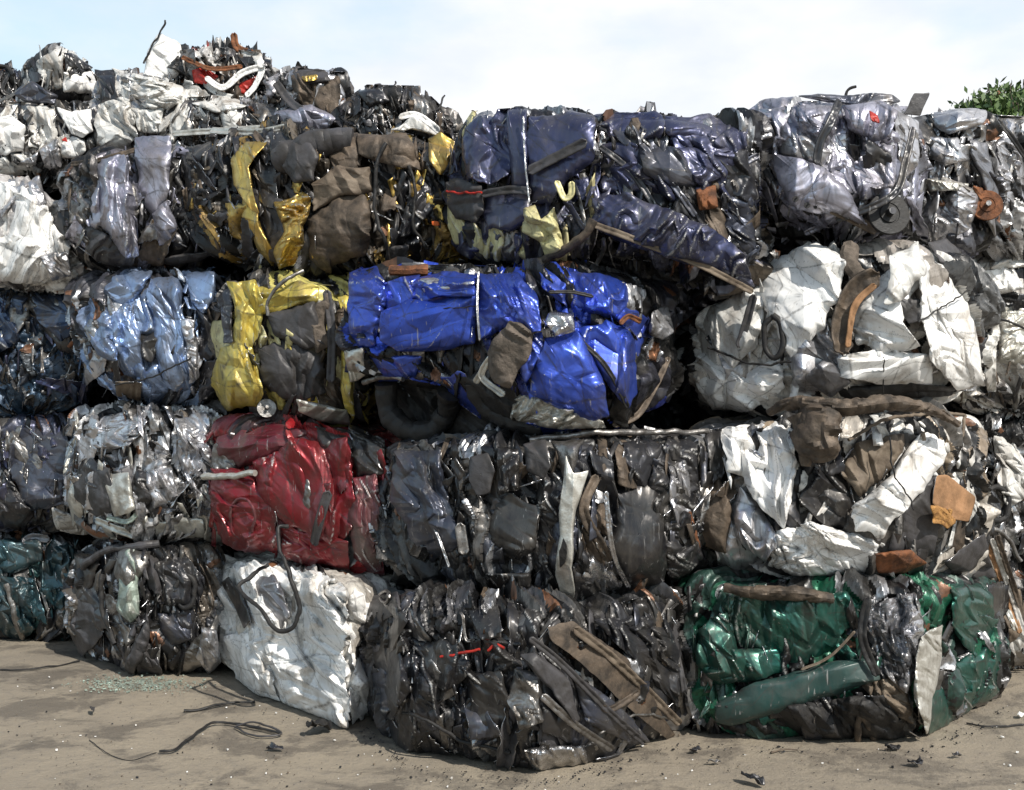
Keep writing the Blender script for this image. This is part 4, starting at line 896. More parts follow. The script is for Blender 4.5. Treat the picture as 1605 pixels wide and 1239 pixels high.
b.panel([(400, 250), (432, 262), (435, 330), (410, 320)], 'black_paint', .05, .03)
b.tube([(438, 255), (480, 235), (520, 225), (552, 222)], .085, 'grey_plastic', .04, name='rolled_seat', label='dark grey rolled foam seat', seg=28, crush=.12)
b.panel([(440, 225), (478, 215), (500, 250), (492, 285), (462, 290), (442, 262)], 'grey_plastic', .14, .02, .2)
b.ribbon([(330, 205), (400, 208), (450, 200)], .04, 'aluminium', .05)

b = Bale([(500, 225, 430, 6.05), (600, 205, 425, 5.95), (740, 240, 420, 5.9)], 'dark brown crushed car bale full of cables with a small bright orange lamp', pal, cell=.11, aspect=2.2, amp=.075, step=1.2, black=.34, steel=.07, rust=.02, scraps=(24, 200), smats=['charcoal_paint', 'brown_dirt_metal', 'brown_dirt_metal', 'rubber', 'dull_steel', 'gold_paint'])
b.panel([(485, 345), (530, 305), (575, 300), (582, 350), (572, 400), (505, 425), (478, 400)], 'brown_dirt_metal', .13, .025, .2, 1.5, .6, .05, name='wing_panel', label='flat brown dusty wing panel')
b.panel([(490, 290), (530, 262), (580, 262), (585, 300), (530, 310), (492, 335)], 'tan_hide', .11, .03, .15, 1.5, .6)
b.panel([(560, 212), (640, 210), (655, 235), (662, 268), (610, 255), (560, 240)], 'brown_dirt_metal', .09, .03, .14, 2, -1)
b.panel([(610, 205), (650, 182), (690, 212), (665, 205), (645, 200)], 'dirty_white_paint', .1, .02)
b.panel([(673, 218), (690, 206), (712, 222), (706, 255), (690, 272), (674, 250)], 'gold_paint', .13, .02, .12, 3, 0, .08, name='headlamp_shell')
b.panel([(695, 345), (745, 350), (750, 375), (710, 378)], 'gold_paint', .08, .05, .04, 1)
b.panel([(612, 390), (640, 385), (640, 412), (618, 412)], 'grey_plastic', .1, .01)
b.panel([(625, 290), (680, 290), (690, 400), (630, 380)], 'rubber', .0, .05)
b.tube([(560, 340), (565, 380), (558, 425)], .007, 'rubber', .15, name='cable')
b.tube([(605, 225), (592, 260), (588, 330), (600, 370), (612, 410)], .010, 'rubber', .15, name='cable')
b.tube([(640, 260), (652, 300), (648, 350), (668, 390)], .008, 'rubber', .13, name='cable')
b.panel([(674, 348), (684, 347), (686, 355), (675, 356)], 'orange_plastic', .16, .002, name='indicator_lamp', label='small bright orange indicator lamp', jag=.01, thick=.02, curl=0, rim='orange_plastic')

pal = [((.03, .036, .085), 5), ((.045, .05, .08), 3), ((.02, .02, .026), 4), ((.13, .13, .15), 1), ((.1, .08, .06), 1)]
b = Bale([(700, 240, 400, 5.8), (740, 180, 410, 5.6), (830, 172, 412, 5.4), (935, 178, 415, 5.25)], 'navy crushed car bale with tall upright folds and cream scraps along its lower edge', pal, cell=.12, aspect=2.6, amp=.06, black=.26, steel=.12, scraps=(12, 130), smats=['navy_paint', 'navy_paint', 'charcoal_paint', 'dull_steel', 'cream_paint'], sh=.07)
b.panel([(728, 200), (750, 182), (792, 182), (800, 230), (795, 275), (770, 290), (735, 280), (726, 240)], 'navy_paint', .08, .05, .09, 2.5)
b.panel([(795, 172), (827, 174), (832, 240), (828, 300), (805, 300), (800, 240)], 'navy_paint', .10, .02, .12, 4, 0)
b.panel([(826, 182), (895, 178), (930, 186), (926, 250), (880, 290), (862, 320), (832, 318), (824, 250)], 'navy_paint', .13, .018, .25, 2, .6, name='door_panel', label='flat navy door panel')
b.panel([(755, 300), (830, 292), (835, 345), (800, 362), (762, 356)], 'navy_paint', .11, .025, .15, 2, 1.2)
b.panel([(760, 358), (815, 360), (812, 405), (765, 408)], 'dull_steel', .05, .06, .04)
b.panel([(696, 288), (720, 280), (755, 292), (758, 330), (745, 350), (715, 345), (700, 320)], 'grey_plastic', .15, .012, .2, 2, 1.3, .08, name='bumper_corner', label='grey bumper corner with a thin red line')
b.tube([(700, 300), (725, 303), (755, 302)], .006, 'red_plastic', .185, name='red_trim', seg=6)
b.panel([(820, 325), (835, 320), (845, 345), (868, 322), (872, 350), (880, 385), (860, 418), (845, 380), (818, 362)], 'cream_paint', .13, .04, .06, 1.5)
b.panel([(862, 385), (888, 395), (890, 418), (868, 418)], 'cream_paint', .1, .03, .05)
b.ribbon([(872, 284), (884, 310), (895, 305), (896, 285)], .03, 'cream_paint', .16, jag=.05)
b.ribbon([(828, 270), (870, 248), (920, 222)], .05, 'grey_plastic', .165, jag=.03, name='rubbing_strip')
b.ribbon([(755, 305), (800, 298), (832, 300)], .04, 'grey_plastic', .15, jag=.03, name='rubbing_strip')
b.ribbon([(820, 182), (823, 250), (830, 320)], .008, 'bare_steel', .17, jag=.4)
b.tube([(815, 422), (860, 405), (915, 372), (930, 345)], .022, 'brown_dirt_metal', .14, name='bent_pipe')

b = Bale([(925, 190, 398, 5.35), (1050, 190, 408, 5.2), (1185, 200, 435, 5.3)], 'dark navy crushed car bale with a long slanting beam along its underside', pal, cell=.1, aspect=2, amp=.075, step=1.2, black=.32, steel=.14, rust=.02, scraps=(26, 240), smats=['navy_paint', 'slate_paint', 'charcoal_paint', 'dull_steel', 'brown_dirt_metal', 'bare_steel'], sh=.07)
b.panel([(930, 180), (1030, 178), (1045, 190), (1040, 215), (985, 225), (938, 215)], 'navy_paint', .05, .04, .12, 2, 1.3)
b.panel([(1040, 185), (1110, 180), (1138, 195), (1138, 225), (1080, 228), (1045, 215)], 'navy_paint', .08, .05, .09, 2, 1.2)
b.panel([(928, 312), (985, 305), (1060, 335), (1130, 368), (1172, 400), (1180, 445), (1110, 425), (1040, 400), (960, 372), (928, 352)], 'navy_paint', .17, .03, .06, 5, -1.15, .04, name='floor_panel', label='long slanting dark slate floor panel')
b.panel([(1000, 235), (1070, 235), (1110, 290), (1060, 300), (1010, 270)], 'slate_paint', .07, .05)
b.panel([(1120, 240), (1170, 235), (1185, 310), (1140, 320)], 'charcoal_paint', .05, .05)
b.panel([(930, 190), (1180, 195), (1186, 300), (1090, 330), (1000, 300), (930, 290)], 'navy_paint', .0, .08, .09, 2.5, .3, name='crushed_door')
b.panel([(940, 228), (1000, 225), (1020, 300), (985, 315), (945, 300)], 'navy_paint', .06, .05, .09, 3, .5)
b.panel([(1060, 232), (1130, 228), (1140, 270), (1100, 292), (1070, 270)], 'navy_paint', .07, .05, .08, 2)
b.panel([(1125, 315), (1180, 300), (1186, 400), (1150, 400), (1128, 360)], 'slate_paint', .05, .05, .07, 3)
b.panel([(1092, 295), (1122, 292), (1125, 325), (1098, 330)], 'rust', .11, .02)
b.panel([(940, 380), (1060, 400), (1160, 450), (1050, 440), (950, 420)], 'rubber', -.06, .04)  # black underside sheet, its dark colour stands in for shade
b.ribbon([(930, 352), (1000, 378), (1090, 412), (1180, 458)], .032, 'tan_hide', .22, jag=.04, name='sill_beam', label='long grey brown beam slanting down to the right', twist=.15)
b.tube([(895, 385), (905, 418), (925, 425), (942, 405), (946, 375)], .011, 'dull_steel', .16, name='hose_loop')
b.ribbon([(940, 230), (990, 270), (1030, 330)], .03, 'charcoal_paint', .1)
b.ribbon([(1005, 225), (1055, 290), (1090, 340)], .03, 'slate_paint', .1)
b.panel([(1150, 190), (1180, 182), (1215, 178), (1212, 215), (1180, 225), (1152, 212)], 'silver_paint', .03, .04, .1)

pal = [((.24, .24, .31), 5), ((.36, .36, .42), 3), ((.06, .06, .07), 4), ((.14, .14, .16), 2)]
b = Bale([(1165, 185, 350, 5.55), (1250, 164, 350, 5.3), (1400, 164, 362, 5.3), (1450, 200, 372, 5.5)], 'purple grey crushed car bale with a smooth roof edge, top right of the wall', pal, cell=.1, aspect=2.4, amp=.07, step=1.0, black=.26, steel=.16, scraps=(18, 170), smats=['lilac_silver_paint', 'silver_paint', 'lilac_silver_paint', 'charcoal_paint'], sh=.08)
b.panel([(1190, 170), (1260, 160), (1420, 165), (1440, 230), (1430, 320), (1350, 330), (1230, 310), (1205, 240)], 'lilac_silver_paint', .015, .09, .08, 3, -.1, tilt=(0, 0), name='crushed_door')
b.panel([(1167, 180), (1195, 158), (1248, 150), (1256, 190), (1240, 225), (1200, 235), (1172, 215)], 'lilac_silver_paint', .08, .035, .1, 2.5)
b.panel([(1252, 158), (1305, 160), (1310, 200), (1290, 240), (1260, 225)], 'lilac_silver_paint', .09, .06, .06, 3)
b.panel([(1318, 165), (1380, 160), (1405, 175), (1398, 215), (1370, 225), (1335, 205)], 'lilac_silver_paint', .12, .04, .08, 3, -.4)
b.panel([(1330, 235), (1410, 225), (1422, 290), (1395, 315), (1350, 315), (1328, 285)], 'lilac_silver_paint', .10, .05, .07, 3, -.1)
b.panel([(1216, 240), (1290, 262), (1320, 290), (1345, 330), (1358, 352), (1300, 338), (1240, 325), (1222, 285)], 'lilac_silver_paint', .15, .02, .2, 2, -1, .04, name='inner_wing', label='lilac panel with small round holes')
b.panel([(1220, 200), (1255, 210), (1300, 240), (1290, 262), (1225, 240)], 'silver_paint', .1, .05, .07)
b.panel([(1250, 150), (1330, 147), (1398, 150), (1412, 160), (1390, 168), (1300, 162)], 'slate_paint', .09, .015, .2, 1, 1.4, name='roof_edge')
b.panel([(1190, 330), (1340, 345), (1440, 350), (1440, 375), (1260, 375), (1190, 370)], 'rubber', -.08, .05)  # dark sheet added for the shaded cavity below the lilac panels
b.panel([(1400, 170), (1440, 195), (1435, 260), (1415, 290), (1405, 225)], 'silver_paint', .07, .05, .06, 3)
b.panel([(1255, 262), (1330, 250), (1335, 300), (1290, 300)], 'lilac_silver_paint', .08, .05, .06, 2)
b.panel([(1290, 205), (1330, 200), (1335, 250), (1300, 260)], 'silver_paint', .08, .05, .05, 2)
for (hx, hy, hr) in ((1247, 312, 5), (1265, 322, 5), (1278, 325, 3)):
    b.disc(hx, hy, hr, 'rubber', .185, (0, 0), name='round_hole', hub='rubber')
b.ribbon([(1316, 158), (1300, 195), (1285, 225), (1280, 258)], .04, 'charcoal_paint', .2, jag=.04)
b.ribbon([(1432, 200), (1420, 250), (1405, 300), (1365, 325), (1310, 345)], .035, 'charcoal_paint', .18, jag=.04)
b.ribbon([(1300, 325), (1340, 345), (1372, 362)], .05, 'tan_hide', .16, jag=.05)
b.disc(1393, 335, 34, 'rubber', .13, (.1, .15), name='wheel', hub='charcoal_paint', label='dark wheel under the purple grey sheets')
b.panel([(1415, 182), (1430, 143), (1456, 143), (1448, 165), (1440, 184)], 'grey_plastic', .16, .002, .3, name='mirror_plate', label='dark tilted rectangular plate sticking up', jag=.004, curl=0, follow=False)
b.panel([(1365, 170), (1378, 178), (1380, 195), (1368, 190)], 'red_plastic', .165, .006, name='red_tape', jag=.1)
b.tube([(1325, 152), (1330, 142), (1342, 136)], .008, 'rubber', .05, name='wire', seg=6)

b = Bale([(1430, 190, 385, 5.9), (1500, 175, 388, 5.8), (1560, 185, 385, 5.9)], 'dark silver crushed car bale with a rusty brake disc, right of the purple grey bale', pal, cell=.1, aspect=1.8, amp=.07, step=1.1, black=.34, steel=.2, rust=.02, scraps=(16, 150), smats=['silver_paint', 'charcoal_paint', 'dull_steel', 'black_paint', 'bare_steel'], sh=.06)
b.panel([(1452, 178), (1500, 170), (1545, 172), (1540, 195), (1490, 212), (1470, 198)], 'silver_paint', .10, .02, .15, 2, 1.2)
b.panel([(1445, 215), (1500, 215), (1520, 250), (1480, 265), (1450, 245)], 'silver_paint', .08, .05, .07)
b.panel([(1520, 215), (1548, 225), (1565, 310), (1550, 315), (1528, 260)], 'grey_paint', .1, .02, .1)
b.panel([(1450, 280), (1520, 285), (1515, 300), (1455, 298)], 'aluminium', .09, .03, .06)
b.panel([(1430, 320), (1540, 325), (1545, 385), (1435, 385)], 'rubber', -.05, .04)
b.disc(1547, 322, 24, 'rust', .12, (-.2, .1), label='rusty brake disc')
b.panel([(1525, 290), (1560, 298), (1565, 325), (1535, 310)], 'rust', .06, .02)
b.tube([(1440, 310), (1470, 280), (1520, 300)], .016, 'dull_steel', .1, name='bent_pipe')

pal = [((.42, .42, .43), 4), ((.28, .28, .29), 3), ((.08, .08, .08), 3), ((.55, .54, .53), 2)]
b = Bale([(1548, 185, 390, 6.0), (1640, 190, 395, 6.2), (1700, 195, 400, 6.4)], 'grey white crushed car bale in fine vertical folds at the top right edge', pal, cell=.07, aspect=4, amp=.06, black=.22, steel=.25, metallic=.4, scraps=(8, 90), smats=['silver_paint', 'dirty_white_paint', 'dull_steel', 'charcoal_paint'])
b.panel([(1555, 190), (1590, 185), (1600, 260), (1595, 340), (1570, 330), (1558, 250)], 'silver_paint', .07, .06, .05, 5, 0)
b.ribbon([(1562, 188), (1585, 215), (1610, 250)], .03, 'rubber', .12, jag=.03)

# ================================================================== ROW E  (loose, smaller bales on top, left half)
pal = [((.5, .48, .46), 3), ((.2, .19, .18), 3), ((.05, .05, .05), 4), ((.3, .27, .24), 2)]
b = Bale([(-70, 165, 280, 7.4), (150, 165, 262, 7.3)], 'jumbled dark and white crushed car bale under the small cube at upper left', pal, D=1.3, cell=.09, aspect=1.4, amp=.07, step=1.2, black=.3, scraps=(20, 170), smats=['dirty_white_paint', 'white_paint', 'charcoal_paint', 'dull_steel', 'black_paint'])
b.panel([(-15, 185), (15, 178), (38, 195), (36, 235), (5, 245), (-15, 240)], 'white_paint', .1, .04, .1)
b.panel([(88, 168), (110, 175), (145, 172), (146, 205), (130, 218), (110, 210), (100, 190)], 'white_paint', .1, .04, .1)
b.panel([(95, 225), (115, 215), (135, 222), (138, 240), (120, 250), (95, 248)], 'white_paint', .1, .03)
b.panel([(20, 145), (48, 128), (90, 150), (85, 165), (40, 160)], 'slate_paint', .1, .02)
b.panel([(40, 170), (85, 165), (95, 205), (80, 235), (45, 230)], 'dirty_white_paint', .07, .05, .07)
b.panel([(-10, 250), (40, 240), (60, 268), (20, 278), (-10, 275)], 'dirty_white_paint', .08, .04, .06)
b.panel([(60, 235), (95, 215), (98, 262), (70, 265)], 'silver_paint', .07, .05, .06)
b.panel([(30, 255), (60, 238), (55, 260)], 'silver_paint', .1, .02)
b.panel([(97, 222), (105, 216), (108, 224)], 'red_plastic', .14, .003)
b.ribbon([(0, 160), (35, 140), (45, 128)], .02, 'dull_steel', .12)
b = Bale([(35, 110, 170, 7.6), (60, 76, 165, 7.45), (95, 72, 158, 7.4), (155, 112, 160, 7.55)], 'small black and white crushed car bale perched at the upper left', [((.62, .6, .57), 4), ((.03, .03, .035), 4), ((.3, .29, .28), 2)], D=.6, cell=.1, amp=.04, sh=.07, scraps=(5, 40), smats=['dirty_white_paint', 'black_paint', 'charcoal_paint'], black=.15)
b.panel([(60, 95), (85, 78), (98, 90), (100, 135), (80, 145), (62, 120)], 'dirty_white_paint', .06, .04, .08)
b.panel([(98, 82), (112, 85), (145, 108), (140, 112), (102, 112)], 'black_paint', .07, .01, .2)
b.panel([(100, 115), (142, 112), (152, 135), (145, 148), (102, 145)], 'white_paint', .08, .03, .08)
b = Bale([(-60, 110, 175, 7.7), (40, 112, 172, 7.7)], 'dark tangled bale peeping over the wall at the far left', pal_navy, D=.6, cell=.08, sh=.06, scraps=(8, 60), black=.4)
b.tube([(-10, 105), (8, 105), (22, 118)], .012, 'rubber', .1, name='hose')

pal2 = [((.42, .39, .37), 4), ((.28, .26, .25), 3), ((.55, .53, .51), 2), ((.08, .08, .08), 2)]
b = Bale([(145, 120, 262, 7.3), (230, 112, 245, 7.1), (300, 135, 235, 7.1)], 'grey white finely wrinkled crushed car bale below the upright white sheet', pal2, D=.9, cell=.08, aspect=1.6, amp=.055, black=.12, steel=.15, metallic=.25, scraps=(12, 110), smats=['dirty_white_paint', 'silver_paint', 'charcoal_paint', 'dull_steel'])
b.panel([(178, 108), (230, 118), (285, 135), (290, 175), (240, 180), (200, 150)], 'dirty_white_paint', .08, .04, .05, 2, .8)
b.panel([(150, 165), (205, 150), (215, 215), (185, 240), (150, 225)], 'dirty_white_paint', .09, .05, .06, 2, .3)
b.panel([(250, 180), (300, 172), (305, 215), (262, 225)], 'silver_paint', .09, .05, .05)
b.panel([(280, 140), (310, 138), (312, 175), (285, 178)], 'dirty_white_paint', .1, .04, .05)
b.panel([(205, 170), (255, 172), (250, 212), (220, 205)], 'dirty_white_paint', .1, .04, .05)
b.panel([(150, 110), (180, 108), (185, 160), (155, 165)], 'charcoal_paint', .05, .03)
b.panel([(224, 115), (232, 82), (250, 55), (283, 68), (288, 100), (278, 124), (245, 120)], 'white_paint', .06, .02, .12, 2, .3, .03, name='upright_sheet', label='bright white sheet standing up on top')
b.tube([(225, 100), (240, 70), (256, 42), (259, 32)], .006, 'rubber', .1, name='aerial', seg=6)

pal3 = [((.12, .10, .09), 5), ((.3, .05, .045), 2), ((.03, .03, .03), 4), ((.5, .48, .46), 2)]
b = Bale([(278, 85, 205, 7.2), (330, 78, 200, 7.1), (425, 90, 195, 7.1)], 'tangled crushed car bale with red and white curved pieces, highest on the wall', pal3, D=.9, cell=.08, aspect=1.2, amp=.08, step=1.3, black=.3, scraps=(26, 160), smats=['charcoal_paint', 'brown_dirt_metal', 'dirty_white_paint', 'dull_steel', 'black_paint'], sh=.06)
b.panel([(302, 108), (320, 104), (345, 118), (325, 130), (305, 128)], 'red_plastic', .1, .03)
b.panel([(362, 138), (405, 118), (385, 150), (370, 152)], 'red_plastic', .1, .01)
b.ribbon([(322, 122), (350, 138), (380, 115), (410, 108), (400, 135), (385, 152)], .04, 'white_paint', .13, jag=.1)
b.ribbon([(320, 130), (345, 148), (385, 158)], .04, 'dirty_white_paint', .11)
b.ribbon([(285, 90), (330, 108), (380, 105)], .03, 'rust', .12)
b.ribbon([(398, 85), (372, 75), (366, 52)], .045, 'rust', .04, name='rusty_strap')
b.panel([(350, 82), (358, 72), (372, 78), (368, 92)], 'grey_plastic', .05, .01)
b.panel([(395, 80), (410, 80), (414, 98), (400, 100)], 'brown_dirt_metal', .05, .02)
b.tube([(420, 100), (432, 120), (434, 148)], .008, 'rubber', .1, name='cable')
b = Bale([(255, 160, 245, 7.0), (350, 155, 245, 6.9), (450, 165, 240, 6.8)], 'dark jumbled bale layer between the tangled red and white one and the gold one', pal2[:2] + [((.04, .04, .04), 6)], D=1.0, cell=.08, aspect=1.2, amp=.07, step=1.2, black=.3, scraps=(22, 150), smats=['charcoal_paint', 'silver_paint', 'dirty_white_paint', 'dull_steel', 'black_paint', 'brown_dirt_metal'])
b.panel([(300, 160), (350, 150), (385, 165), (340, 175)], 'dirty_white_paint', .1, .05, .05)
b.ribbon([(270, 210), (350, 205), (440, 200)], .04, 'aluminium', .1)
b = Bale([(425, 125, 215, 6.9), (470, 112, 215, 6.75), (535, 118, 215, 6.7)], 'dark crushed bale with a grey flattened pipe, left of the dip in the skyline', [((.1, .09, .085), 4), ((.04, .04, .042), 4), ((.3, .29, .31), 2)], D=.8, cell=.08, amp=.06, sh=.07, scraps=(14, 100), smats=['charcoal_paint', 'grey_plastic', 'silver_paint', 'brown_dirt_metal'])
b.panel([(440, 128), (470, 112), (512, 110), (520, 130), (480, 135), (450, 142)], 'grey_plastic', .07, .02, .12, 2, 1.3)
b.panel([(473, 122), (498, 118), (500, 126), (478, 130)], 'gold_paint', .12, .01)
b.panel([(435, 175), (490, 165), (530, 185), (500, 215), (455, 212), (430, 195)], 'lilac_silver_paint', .12, .03, .1)
b.ribbon([(432, 130), (455, 160), (475, 175)], .05, 'grey_plastic', .15, jag=.05)
b = Bale([(535, 165, 225, 6.6), (575, 138, 225, 6.5), (660, 140, 220, 6.45), (705, 185, 225, 6.5)], 'low dark brown crushed bale in the dip of the skyline left of the navy bale', [((.07, .06, .055), 5), ((.035, .033, .035), 5), ((.16, .14, .12), 2), ((.3, .28, .27), 1)], D=.8, cell=.08, amp=.07, step=1.2, sh=.08, black=.3, scraps=(20, 140), smats=['charcoal_paint', 'brown_dirt_metal', 'rubber', 'dull_steel'])
b.panel([(560, 145), (600, 138), (615, 160), (580, 172)], 'charcoal_paint', .08, .03)
b.ribbon([(625, 185), (650, 180), (675, 195), (688, 208)], .04, 'white_paint', .1)
b.tube([(640, 165), (680, 175), (697, 150)], .006, 'rubber', .08, name='wire', seg=6)
b.tube([(617, 140), (620, 128)], .005, 'rubber', .08, name='wire', seg=6)

# ------------------------------------------------------------------ bales deep in the gaps (second file of the wall)
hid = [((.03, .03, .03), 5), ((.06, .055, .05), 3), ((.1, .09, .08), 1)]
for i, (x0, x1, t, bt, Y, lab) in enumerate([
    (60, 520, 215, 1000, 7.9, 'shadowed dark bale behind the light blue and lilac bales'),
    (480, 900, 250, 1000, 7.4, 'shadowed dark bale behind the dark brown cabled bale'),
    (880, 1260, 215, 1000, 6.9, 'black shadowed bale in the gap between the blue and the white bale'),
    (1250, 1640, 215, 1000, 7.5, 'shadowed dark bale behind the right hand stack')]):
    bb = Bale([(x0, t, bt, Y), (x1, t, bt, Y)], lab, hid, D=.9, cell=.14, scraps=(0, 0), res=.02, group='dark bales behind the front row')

# ------------------------------------------------------------------ loose things lying on or hanging from the bales
def lump(name, label, cat, path, rads, mat, seg=36, crush=.3, parent=None):
    p3 = smooth_path([P(*q) for q in path], .01); r = np.interp(np.linspace(0, 1, len(p3)), np.linspace(0, 1, len(rads)), rads)
    V, Q = tube_geo(p3, r, seg, crush, nseed()); o = mesh_np(name, V, Q, M(mat), parent, None if parent else tuple(p3.mean(0)))
    if not parent: tag(o, label, cat)
    elif label: o['label'] = label
    return o
ax = empty('axle', P(1330, 665, 5.1), 'brown rusty axle beam lying between the white bales at right', 'axle')
lump('beam', None, None, [(1205, 648, 5.2), (1240, 632, 5.12), (1320, 640, 5.02), (1400, 632, 5.02), (1460, 642, 5.15), (1500, 665, 5.25)], [.02, .05, .06, .05, .04, .025], 'brown_dirt_metal', parent=ax, crush=.35)
lump('hub_carrier', None, None, [(1285, 640, 5.08), (1278, 680, 5.05), (1290, 715, 5.08)], [.10, .13, .08], 'brown_dirt_metal', parent=ax, crush=.25, seg=60)
lump('bracket', None, None, [(1250, 650, 5.1), (1262, 690, 5.08), (1262, 730, 5.1)], [.05, .045, .025], 'brown_dirt_metal', parent=ax, crush=.5)
lump('drain_bung', None, None, [(1298, 690, 4.99), (1302, 692, 4.96)], [.018, .018], 'rust', parent=ax, crush=.1, seg=12)
lump('dirt_roll', 'brown muddy roll lying along the top edge of the green bale', 'roll', [(1135, 922, 5.22), (1180, 930, 5.18), (1240, 930, 5.14), (1305, 938, 5.14)], [.03, .045, .05, .03], 'brown_dirt_metal')
def toptube(name, label, cat, pts, rad, mat, seg=12, crush=0, group=None):
    p3 = smooth_path([P(*q) for q in pts], max(.01, rad * .6)); o = tube(name, p3, rad, M(mat), None, seg, crush, nseed(), tuple(p3[0])); return tag(o, label, cat, group)
toptube('hanging_hose', 'black rubber door seal hanging in a loop over the white bale', 'door seal', [(452, 825, 5.62), (436, 828, 5.6), (438, 858, 5.55), (452, 895, 5.5), (466, 935, 5.48), (466, 970, 5.48), (452, 990, 5.48), (432, 988, 5.5), (405, 955, 5.58), (374, 922, 5.7), (395, 905, 5.75), (420, 886, 5.85)], .011, 'rubber')
toptube('flat_bar', 'short rusty brown bar on top of the blue bale', 'bar', [(612, 424, 5.45), (640, 427, 5.42), (670, 424, 5.42)], .028, 'rust', 8)
def gtube(name, label, cat, pts, rad, mat, seg=8):
    q = []
    for px, py, z in pts: Y = (CAMZ - z) * F / (py - HY); q.append(P(px, py, Y))
    p3 = smooth_path(q, .012); o = tube(name, p3, rad, M(mat), None, seg, 0, 0, tuple(p3[0])); return tag(o, label, cat)
gtube('rubber_strip', 'long black rubber strip lying curved on the dirt left of the dark bale', 'rubber strip', [(250, 1178, .018), (275, 1175, .02), (300, 1155, .02), (325, 1137, .02), (350, 1132, .018), (385, 1138, .015), (440, 1150, .015)], .0065, 'rubber')
gtube('thin_wire', 'thin dark wire trailing from the end of the rubber strip', 'wire', [(140, 1160, .006), (170, 1182, .006), (205, 1192, .006), (245, 1180, .008)], .002, 'rubber')
gtube('fallen_strap', 'dark flat strap on the ground under the corner of the white bale', 'strap', [(288, 1114, .012), (320, 1110, .014), (360, 1102, .014), (400, 1100, .012)], .007, 'rubber')
gtube('bent_rim', 'bent grey hubcap rim on the ground below the white bale corner', 'hubcap rim', [(368, 1140, .01), (385, 1148, .012), (410, 1155, .012), (440, 1152, .012), (425, 1140, .03), (395, 1132, .035), (370, 1138, .012)], .005, 'grey_plastic')
gtube('ground_cable', 'black cable on the dirt at the far left in front of the teal bale', 'cable', [(0, 1050, .01), (40, 1050, .012), (80, 1045, .01), (125, 1036, .012)], .005, 'rubber')
gtube('straw', 'thin brown stalk on the dirt in front of the green bale', 'stalk', [(1208, 1180, .008), (1225, 1176, .01), (1250, 1176, .01)], .004, 'brown_dirt_metal')
gtube('ground_wire', 'thin black wire on the dirt right of the green bale', 'wire', [(1515, 1134, .006), (1550, 1140, .006), (1605, 1136, .006)], .005, 'rubber')
# scraps on the ground
grnd = random.Random(8)
def gshard(px, py, w_, h_, mat, label, lift=.01):
    Y = (CAMZ - .0) * F / (py - HY); c = P(px, py, Y); sd_ = nseed()
    n = 14; a = np.linspace(0, 2 * np.pi, 28, endpoint=False); rr = np.linspace(.03, 1, 7)
    prof = 1 + .45 * wave(np.cos(a), np.sin(a), sd_, 5, .6); rot = grnd.uniform(0, 3.1)
    x = rr[:, None] * (np.cos(a) * prof)[None] * w_; y = rr[:, None] * (np.sin(a) * prof)[None] * h_
    x2 = x * math.cos(rot) - y * math.sin(rot); y2 = x * math.sin(rot) + y * math.cos(rot)
    h, g, *_ = crumple(x2, y2, sd_, max(.02, w_ * .5), 1.5, 0, w_ * .5, 1)
    z = np.maximum(h - h.min(), 0) + lift * .5 + .006
    X = np.stack([x2 + c[0], y2 + c[1], z], -1)
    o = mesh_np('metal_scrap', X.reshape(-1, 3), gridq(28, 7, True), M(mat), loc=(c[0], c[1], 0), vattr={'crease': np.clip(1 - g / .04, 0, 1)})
    solidify(o, .003); tag(o, label, 'scrap', 'small scraps fallen on the dirt')
gshard(1090, 1182, .03, .02, 'charcoal_paint', 'small black scrap in front of the gap between the dark and the green bale')
gshard(1435, 1203, .035, .028, 'charcoal_paint', 'round black scrap on the dirt below the right end of the green bumper', .02)
gshard(1400, 1178, .04, .02, 'rubber', 'black rubber scrap at the foot of the green bale')
gshard(1180, 1232, .05, .03, 'charcoal_paint', 'dark crumpled scrap at the bottom edge right of the dark bale', .02)
gshard(1120, 1200, .03, .014, 'dull_steel', 'small grey steel flake just right of the dark bale')
gshard(1600, 1126, .035, .012, 'white_paint', 'white paint flake on the dirt at the right edge')
gshard(430, 1178, .04, .02, 'charcoal_paint', 'black flake below the hubcap rim')
gshard(1500, 1190, .025, .014, 'charcoal_paint', 'small dark flake on the open dirt at right')
gshard(145, 1120, .06, .012, 'grey_plastic', 'flat grey sliver on the dirt at left')
gshard(500, 1150, .10, .05, 'rubber', 'flattened black rubber mat piece beside the dark bale')
# gravel and broken glass: uncountable
def grains(name, label, n, area, smin, smax, mat, seed):
    rg = np.random.RandomState(seed); V = []; Q = []
    box = np.array([(x, y, z) for z in (-1, 1) for y in (-1, 1) for x in (-1, 1)], float)
    fq = np.array([(0, 2, 3, 1), (4, 5, 7, 6), (0, 1, 5, 4), (2, 6, 7, 3), (0, 4, 6, 2), (1, 3, 7, 5)])
    for i in range(n):
        px, py = area(rg); Y = CAMZ * F / (py - HY); c = P(px, py, Y); c[2] = 0.008
        s_ = smin + (smax - smin) * rg.rand() ** 3
        q = box * (s_ * (.5 + rg.rand(3))) * (.7 + .5 * rg.rand(8, 3)); a = rg.rand() * 6.28
        q = np.column_stack([q[:, 0] * math.cos(a) - q[:, 1] * math.sin(a), q[:, 0] * math.sin(a) + q[:, 1] * math.cos(a), q[:, 2] * .6])
        Q.append(fq + len(V) * 8); V.append(q + c)
    tag(mesh_np(name, np.vstack(V), np.vstack(Q), M(mat), smooth=False), label, 'debris', kind='stuff')
fr = lambda rg: (rg.uniform(-20, 1625), 1040 + 215 * rg.rand())
grains('gravel', 'dark grit scattered over the dirt in front of the bales', 500, fr, .001, .004, 'charcoal_paint', 1)
grains('pebbles', 'pale stones scattered over the dirt', 700, fr, .001, .004, 'tan_hide', 2)
